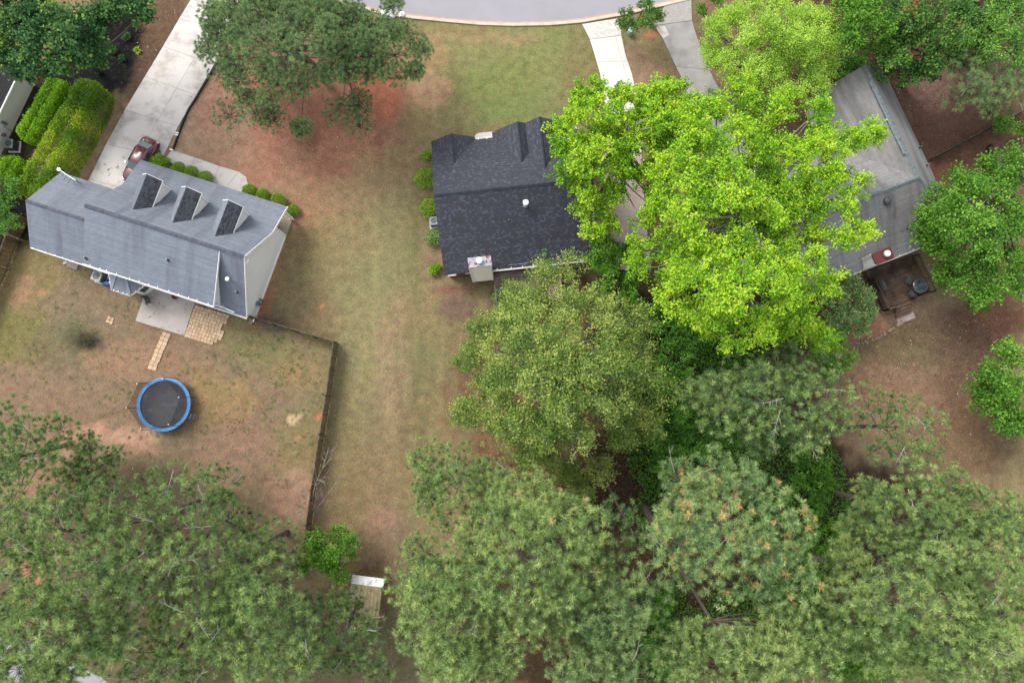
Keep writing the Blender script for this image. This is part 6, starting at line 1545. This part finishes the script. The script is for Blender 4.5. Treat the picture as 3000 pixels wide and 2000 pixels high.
woodpine('soft dark pine behind the bright green young tree at the left wood edge', (840, 1560), [(795, 1590, 80, 80, 10, 7), (760, 1560, 70, 60, 9, 7)], 10, 7, 'pn', 70, tint=.36, candle=.0, dead=3, sp=60, nt=21, fill=.3)
broad('young_tree', 'bright green young tree at the lower end of the long middle fence', (975, 1590), [(960, 1600, 90, 60, 4.5, 3), (990, 1670, 55, 50, 4.2, 2.8), (930, 1640, 60, 50, 4.5, 3)], 4.5, 3, 'lf_mid', 71, sp=46, r=1.05, ln=.17, wd=.13, ns=24, nl=30, trunk=.09, fill=.4, tb=(.46, .2))
woodpine('grey green pine filling the left frame edge of the left wood', (280, 1560), [(60, 1570, 110, 110, 13, 10), (180, 1480, 80, 70, 11, 9)], 13, 10, 'pn', 72, tint=.42, candle=.1, dead=4, sp=64, nt=24, fill=.3)
woodpine('soft green pine between the open pine and the leaning trunk pine', (620, 1470), [(400, 1540, 110, 90, 12, 9), (330, 1500, 60, 60, 10, 8)], 12, 9, 'pn', 73, tint=.40, candle=.1, dead=6, sp=64, nt=23, fill=.3)
woodpine('dim lower pine under the leaning trunk pine in the left wood', (520, 1600), [(330, 1790, 110, 80, 10, 8), (640, 1720, 90, 80, 9, 7)], 10, 8, 'pnd', 74, tint=.5, candle=.0, dead=4, sp=66, nt=21, fill=.2)
woodpine('dim green pine filling the gap left of the shed', (860, 1640), [(680, 1830, 80, 90, 11, 8), (860, 1880, 90, 100, 11, 8), (890, 1790, 50, 60, 9, 7)], 11, 8, 'pnd', 75, tint=.52, candle=.0, dead=4, sp=64, nt=22, fill=.2)
# undergrowth in the wood
US = [('bright green thicket below the pine with pale dead branches', [(2370, 1440, 75, 110, 3.5, 1.8)], (2360, 1440), 'lf_mid', .36), ('dark green shrub mass left of the pale branched pine', [(1990, 1130, 75, 110, 3, 1.5)], (1990, 1130), 'lf_ivy', .6),
      ('dark shrub under the tall yellow green tree beside the olive tree', [(1985, 960, 95, 70, 3.5, 1.8), (1900, 900, 50, 50, 3, 1.5)], (1985, 960), 'lf_ivy', .6), ('green thicket at the bottom edge between two right hand pines', [(2560, 1900, 140, 95, 3.5, 1.8)], (2560, 1910), 'lf_mid', .34),
      ('dark green shrub hugging the gap right of the rusty tufted pine', [(2400, 1600, 60, 110, 3, 1.5)], (2400, 1600), 'lf_mid', .25), ('leafy green shrub at the foot of the bare trunk', [(1985, 1330, 85, 90, 2.6, 1.4)], (1985, 1330), 'lf_ivy', .6),
      ('dark green shrub under the bottom edge in the gap right of the bluish pine', [(1935, 1850, 55, 120, 2.6, 1.4)], (1935, 1850), 'lf_ivy', .6), ('green undergrowth shrub below the rusty tufted pine on its right', [(2290, 1830, 90, 60, 2.8, 1.5)], (2290, 1830), 'lf_mid', .25),
      ('dark bush at the gable end of the L shaped roof', [(2470, 205, 55, 35, 1.8, 1.0)], (2470, 210), 'lf_ivy', .6), ('dark green leafy bush at the right frame edge beside the mossy fence', [(2960, 360, 60, 30, 2.2, 1.2)], (2960, 360), 'lf_mid', .3),
      ('dim brownish shrub between the deck and the tall yellow green tree', [(1840, 920, 60, 50, 2.2, 1.2)], (1840, 920), 'lf_oak', .15),
      ('dark green tree foliage at the left frame edge beside the board fence', [(10, 580, 60, 80, 4, 2.4), (20, 660, 40, 30, 3, 2)], (-10, 560), 'lf_dark', .55)]
for k, (lb, el, bs, lm, t0) in enumerate(US):
    broad('shrub', lb, bs, el, 3, 1.5, lm, 80 + k, sp=44, r=1.0, ln=.18, wd=.14, ns=18, nl=22, trunk=.05, fill=.35, cat='shrub', tb=(t0, .2), group=None)

# ------------------------------------------------------------------ shrubs beside the houses
def leaf_ball(name, label, p, r, leafm, seed, h=None, n=2600, ln=.075, wd=.05, cat='shrub', group=None, tb=.5, rough=.1):
    rs = np.random.RandomState(seed); h = h or r * 1.5
    e = empty(name); tag(e, label, cat, group)
    d = unit(rs.normal(size=(n, 3))); d[:, 2] = np.abs(d[:, 2]) * 1.0 - .25 * rs.rand(n)
    lump = 1 + (fbm(d[:, 0] * 2.2 + 7, d[:, 1] * 2.2 + d[:, 2] * 1.7 + seed, seed, 3) - .5) * rough * 4
    R = (rs.rand(n, 1) ** .16)
    Pn = d * R * np.array([r, r, h * .62]) * lump[:, None] + np.array([p[0], p[1], h * .38])
    Pn[:, 2] = np.maximum(.03, Pn[:, 2])
    V = leaf_cloud(Pn, d * .6 + rs.normal(size=(n, 3)) * .6, d * .5 + np.array([0, 0, .3]) + rs.normal(size=(n, 3)) * .35, ln, wd, rs)
    ti = np.clip(tb + rs.normal(size=n) * .24 + (fbm(Pn[:, 0] * 3, Pn[:, 1] * 3, seed + 4, 2) - .5) * .5, 0, 1)
    raw_mesh('foliage', V, np.arange(4 * n), np.full(n, 4), MAT[leafm], e, ti)
    b = MB(); rg = random.Random(seed)
    for k in range(6):
        a = rg.uniform(0, 6.28); b.tube([(p[0], p[1], -.03), (p[0] + .3 * r * math.cos(a), p[1] + .3 * r * math.sin(a), h * .4), (p[0] + .6 * r * math.cos(a), p[1] + .6 * r * math.sin(a), h * .72)], [.03, .02, .01], 5)
    b.build('stem', MAT['bark'], e)
    return e
BX = [(469, 481, .82, 'largest looser clipped round bush beside the parked car at the grey house'), (520, 494, .68, 'second clipped round bush from the car along the grey roof edge'), (560, 506, .68, 'third clipped round bush from the car along the grey roof edge'), (600, 521, .70, 'fourth clipped round bush from the car, at the corner of the curved walk'),
      (730, 557, .66, 'clipped round bush just right of the curved walk end'), (770, 571, .66, 'middle clipped round bush of the three right of the curved walk'), (815, 587, .72, 'clipped round bush under the right roof corner of the grey house'), (856, 614, .56, 'smallest bright clipped round bush standing clear of the grey roof corner')]
for k, (x, y, r, lb) in enumerate(BX):
    leaf_ball('round_bush', lb, at(x, y, .6), r, 'lf_box', 100 + k, h=r * 1.75, n=3600 if k else 3000, ln=.07 if k else .12, wd=.045 if k else .07, cat='bush', group='clipped round bushes in front of the grey house', tb=.5 if k < 7 else .42, rough=.09 if k else .18)
SB = [(1250, 452, .45, 'shrub mostly under the front left corner of the dark slate roof'), (1247, 524, .85, 'largest leafy green shrub along the left wall of the dark roofed house'), (1256, 608, .8, 'leafy shrub directly above the fan guard air conditioner'), (1270, 696, .75, 'loose flowering shrub directly below the fan guard air conditioner'), (1273, 786, .55, 'small round yellow green shrub near the back left roof corner')]
for k, (x, y, r, lb) in enumerate(SB):
    leaf_ball('shrub', lb, at(x, y, .6), r, 'lf_box' if k != 3 else 'lf_gloss', 120 + k, h=r * 1.7, n=1500, ln=.15, wd=.085, group='shrubs along the left wall of the dark roofed house', rough=.22, tb=.58 if k != 3 else .6)
def hedge(label, path, half, h, leafm, seed, n, ln, wd, patch=.5, tb=.5):
    rs = np.random.RandomState(seed); e = empty('hedge'); tag(e, label, 'hedge', 'clipped hedges at the left house')
    P = np.array([at(x, y, h)[:2] for x, y in path]); seg = np.linalg.norm(P[1:] - P[:-1], axis=1); cum = np.concatenate([[0], np.cumsum(seg)])
    t = rs.rand(n) * cum[-1]; i = np.clip(np.searchsorted(cum, t) - 1, 0, len(seg) - 1); f = ((t - cum[i]) / seg[i])[:, None]
    c = P[i] * (1 - f) + P[i + 1] * f; d = (P[i + 1] - P[i]) / seg[i][:, None]; s = np.stack([-d[:, 1], d[:, 0]], 1)
    hv = np.interp(t, cum, half if hasattr(half, '__len__') else [half] * len(cum))
    a = rs.uniform(-.25, math.pi + .25, n); ca_, sa_ = np.cos(a), np.sin(a); q = .42
    ex = np.sign(ca_) * np.abs(ca_) ** q; ez = np.sign(sa_) * np.abs(sa_) ** q
    ends = np.minimum(1, np.sqrt(np.maximum(0.02, np.minimum(t, cum[-1] - t)) / .5))
    dep = rs.rand(n) ** .2
    lump = 1 + (fbm(c[:, 0] * 1.1 + ex * 1.5, c[:, 1] * 1.1 + ez, seed, 4) - .5) * .18
    xy = c + s * (ex * hv * dep * lump * ends)[:, None]
    z = np.maximum(.05, .15 + np.maximum(ez, -.3) * (h - .15) * (.55 + .45 * dep) * (1 + (fbm(xy[:, 0] * 1.3, xy[:, 1] * 1.3, seed + 2, 3) - .5) * .2) * (.6 + .4 * ends))
    xy = xy + rs.normal(size=(n, 2)) * .07; z = np.maximum(.05, z + np.abs(rs.normal(size=n)) * .06 * (rs.rand(n) < .3))
    nrm = np.stack([s[:, 0] * ca_, s[:, 1] * ca_, np.abs(sa_) + .2], 1)
    Pn = np.column_stack([xy, z])
    V = leaf_cloud(Pn, nrm * .4 + rs.normal(size=(n, 3)) * .6, nrm * .6 + rs.normal(size=(n, 3)) * .4, ln, wd, rs)
    pt = fbm(xy[:, 0] * .55, xy[:, 1] * .55, seed + 9, 3) - .5
    ti = np.clip(tb + pt * patch * 2.6 + rs.normal(size=n) * .2, 0, 1)
    raw_mesh('foliage', V, np.arange(4 * n), np.full(n, 4), MAT[leafm], e, ti)
    rg = random.Random(seed)
    for k in range(10):
        b = MB(); tt_ = (k + .5) / 10 * cum[-1]; j = min(len(seg) - 1, int(np.searchsorted(cum, tt_) - 1)); cc_ = P[j] + (P[j + 1] - P[j]) * ((tt_ - cum[j]) / seg[j])
        b.tube([(cc_[0], cc_[1], -.05), (cc_[0] + rg.uniform(-.3, .3), cc_[1] + rg.uniform(-.3, .3), h * .75)], [.07, .03], 5)
        b.build('stem', MAT['bark'], e)
hedge('long tall clipped hedge with yellow patches between the left driveway and the far left house', [(255, 225), (225, 300), (190, 360), (150, 430), (105, 500), (62, 570)], [1.15, 1.4, 1.5, 1.5, 1.4, 1.1], 2.7, 'lf_hedge', 140, 30000, .15, .085, .55, .46)
hedge('lower bright green hedge along the wall of the far left house', [(165, 225), (130, 290), (95, 350), (60, 405)], [.9, 1.05, 1.1, 1.0], 1.9, 'lf_hedge2', 141, 14000, .14, .08, .35, .5)
hedge('short bright green hedge block below the dark air conditioner at the far left', [(38, 455), (0, 530)], [1.0, 1.0], 1.8, 'lf_hedge2', 142, 6000, .14, .08, .3, .42)
# yucca
e = empty('yucca', at(405, 150, 0)); tag(e, 'spiky yellow green yucca plant in the mulch beside the left driveway', 'plant')
b = MB(); rg = random.Random(3)
for k in range(46):
    a = rg.uniform(0, 6.28); el_ = rg.uniform(.15, 1.3); l_ = rg.uniform(.4, .65); dx, dy, dz = math.cos(a) * math.cos(el_), math.sin(a) * math.cos(el_), math.sin(el_); sx, sy = -math.sin(a) * .035, math.cos(a) * .035
    b.add([(sx, sy, .05), (dx * l_ * .5 + sx, dy * l_ * .5 + sy, dz * l_ * .55 + .05), (dx * l_, dy * l_, dz * l_ * .85), (dx * l_ * .5 - sx, dy * l_ * .5 - sy, dz * l_ * .55 + .05), (-sx, -sy, .05)], [[0, 1, 2, 3, 4]], .95 if el_ < .4 else rg.uniform(.3, .7))
b.build('leaves', MAT['lf_hedge'], e)
for k, (x, y, r_) in enumerate(((333, 148, .45), (372, 108, .5), (360, 172, .35))):
    leaf_ball('shrub', ['small dark shrub in the black mulch under the top left tree', 'sparse dark shrub at the edge of the black mulch nearest the driveway top', 'little dark shrub beside the yucca'][k], at(x, y, .2), r_ * .8, 'lf_blue', 150 + k, n=420, ln=.1, wd=.07, rough=.3, h=.6)
# bare sapling at the fence
e = empty('bare_sapling'); tag(e, 'leafless white barked sapling leaning along the lower end of the middle fence', 'tree')
b = MB(); rg = random.Random(17); p0 = Vector(at(918, 1500, 0)); top = Vector(at(945, 1370, 3.2))
def branch(p, q, r_, dpt):
    pts = limb_pts(p, q, rg, -.03, 5); b.tube(pts, [r_, r_ * .85, r_ * .7, r_ * .5, r_ * .3], 5, cap=False)
    if dpt > 0:
        for _ in range(4 if dpt > 1 else 3):
            s_ = pts[rg.randrange(1, 5)]; dv = (q - p).normalized(); l2 = (q - p).length * rg.uniform(.3, .55)
            d2 = (dv + Vector((rg.gauss(0, .5), rg.gauss(0, .5), rg.gauss(.1, .3)))).normalized(); branch(s_, s_ + d2 * l2, r_ * .55, dpt - 1)
branch(p0, top, .045, 3); branch(p0, Vector(at(965, 1440, 2.4)), .04, 3); branch(p0, Vector(at(928, 1400, 2.6)), .035, 2)
b.build('branches', MAT['deadwood'], e)
e = empty('dead_stick'); tag(e, 'short bare brown stick lying on the back yard dirt near the left wood edge', 'stick'); b = MB()
b.tube([at(737, 1525, .05), at(748, 1512, .1), at(752, 1500, .12)], [.04, .03, .01], 5); b.tube([at(748, 1512, .1), at(738, 1506, .2)], [.02, .008], 4); b.build('wood', MAT['twig'], e)

# ------------------------------------------------------------------ uncountable ground cover
def region_pts(regs, n, rs):
    tot = sum(r[2] * r[3] for r in regs); out = []
    for r in regs:
        k = int(n * r[2] * r[3] / tot); a = rs.rand(k) * 6.283; q = np.sqrt(rs.rand(k)); 
        x = r[0] + r[2] * q * np.cos(a); y = r[1] + r[3] * q * np.sin(a)
        out.append(np.array([at(u, v, 0) for u, v in zip(x, y)]))
    return np.concatenate(out)
rs = np.random.RandomState(77)
IVY = [(2000, 1060, 170, 190), (2010, 1330, 180, 140), (1950, 1500, 90, 130), (2330, 1500, 160, 260), (2250, 1830, 230, 130), (2520, 1880, 230, 120), (1930, 1850, 110, 150), (2130, 1250, 200, 100), (2480, 195, 60, 50), (2150, 1000, 200, 90)]
p = region_pts(IVY, 46000, rs); hgt = .12 + .75 * fbm(p[:, 0] * .6, p[:, 1] * .6, 55, 4) ** 1.5; p[:, 2] = hgt * rs.uniform(.6, 1.1, len(p))
V = leaf_cloud(p, rs.normal(size=p.shape), np.array([0, 0, .7]) + rs.normal(size=p.shape) * .4, .17, .14, rs); k = len(p)
tag(raw_mesh('ground_cover', V, np.arange(4 * k), np.full(k, 4), MAT['lf_ivy'], None, np.clip(.45 + rs.normal(size=k) * .25, 0, 1)), kind='stuff')
LIT = [(2830, 420, 200, 240), (2650, 130, 300, 200), (2860, 1130, 110, 260), (2650, 1100, 250, 220), (1830, 1420, 160, 80), (1650, 1300, 250, 110), (1760, 1750, 300, 220), (360, 1650, 420, 300), (1050, 1850, 160, 150), (950, 310, 190, 190), (2900, 900, 100, 90), (470, 100, 80, 160), (650, 330, 120, 120)]
p = region_pts(LIT, 26000, rs); p[:, 2] = rs.uniform(.01, .06, len(p))
V = leaf_cloud(p, rs.normal(size=p.shape) * np.array([1, 1, .15]), np.array([0, 0, 1]) + rs.normal(size=p.shape) * .25, .10, .06, rs); k = len(p)
tag(raw_mesh('leaf_litter', V, np.arange(4 * k), np.full(k, 4), MAT['lf_litter'], None, np.clip(rs.beta(2, 2.4, k) + (rs.rand(k) < .03) * .6, 0, 1)), kind='stuff')
WEED = [(420, 1080, 480, 260), (760, 1000, 160, 120), (880, 1250, 90, 260), (330, 430, 40, 180)]
q = region_pts(WEED, 1500, rs); nb_ = 12
den = fbm(q[:, 0] * .8, q[:, 1] * .8, 91, 3); q = q[den > .48]
p = np.repeat(q, nb_, 0) + np.column_stack([rs.normal(size=(len(q) * nb_, 2)) * .07, rs.uniform(.01, .07, len(q) * nb_)])
V = leaf_cloud(p, rs.normal(size=p.shape) + np.array([0, 0, .3]), np.array([0, 0, .8]) + rs.normal(size=p.shape) * .5, .10, .045, rs); k = len(p)
tag(raw_mesh('weeds', V, np.arange(4 * k), np.full(k, 4), MAT['lf_weed'], None, np.repeat(rs.rand(len(q)), nb_)), kind='stuff')
# dark ashy clump in the back yard
q = at(255, 1003, 0); n_ = 900; p = np.column_stack([q[0] + rs.normal(size=n_) * .55, q[1] + rs.normal(size=n_) * .35, rs.uniform(.02, .25, n_)])
V = leaf_cloud(p, rs.normal(size=p.shape), rs.normal(size=p.shape) + np.array([0, 0, .6]), .12, .03, rs)
o = raw_mesh('weed_clump', V, np.arange(4 * n_), np.full(n_, 4), LEAF('charred_weed', [(0, (.02, .02, .018)), (.7, (.05, .05, .04)), (1, (.07, .09, .04))], .1), None, rs.rand(n_)); tag(o, 'dark charred looking clump of weeds in the left back yard', 'weeds')

# ------------------------------------------------------------------ put every thing's origin at its own base
bpy.context.view_layer.update()
for o in list(COL.objects):
    if o.type == 'EMPTY' and o.parent is None and tuple(o.location) == (0, 0, 0) and o.children:
        lo = [1e9, 1e9]; hi = [-1e9, -1e9]
        for ch in o.children:
            if ch.type != 'MESH': continue
            for v in ch.bound_box:
                wv = ch.matrix_world @ Vector(v)
                for k in (0, 1): lo[k] = min(lo[k], wv[k]); hi[k] = max(hi[k], wv[k])
        c = Vector(((lo[0] + hi[0]) / 2, (lo[1] + hi[1]) / 2, 0)); o.location = c
        for ch in o.children: ch.matrix_parent_inverse = Matrix.Translation(-c)
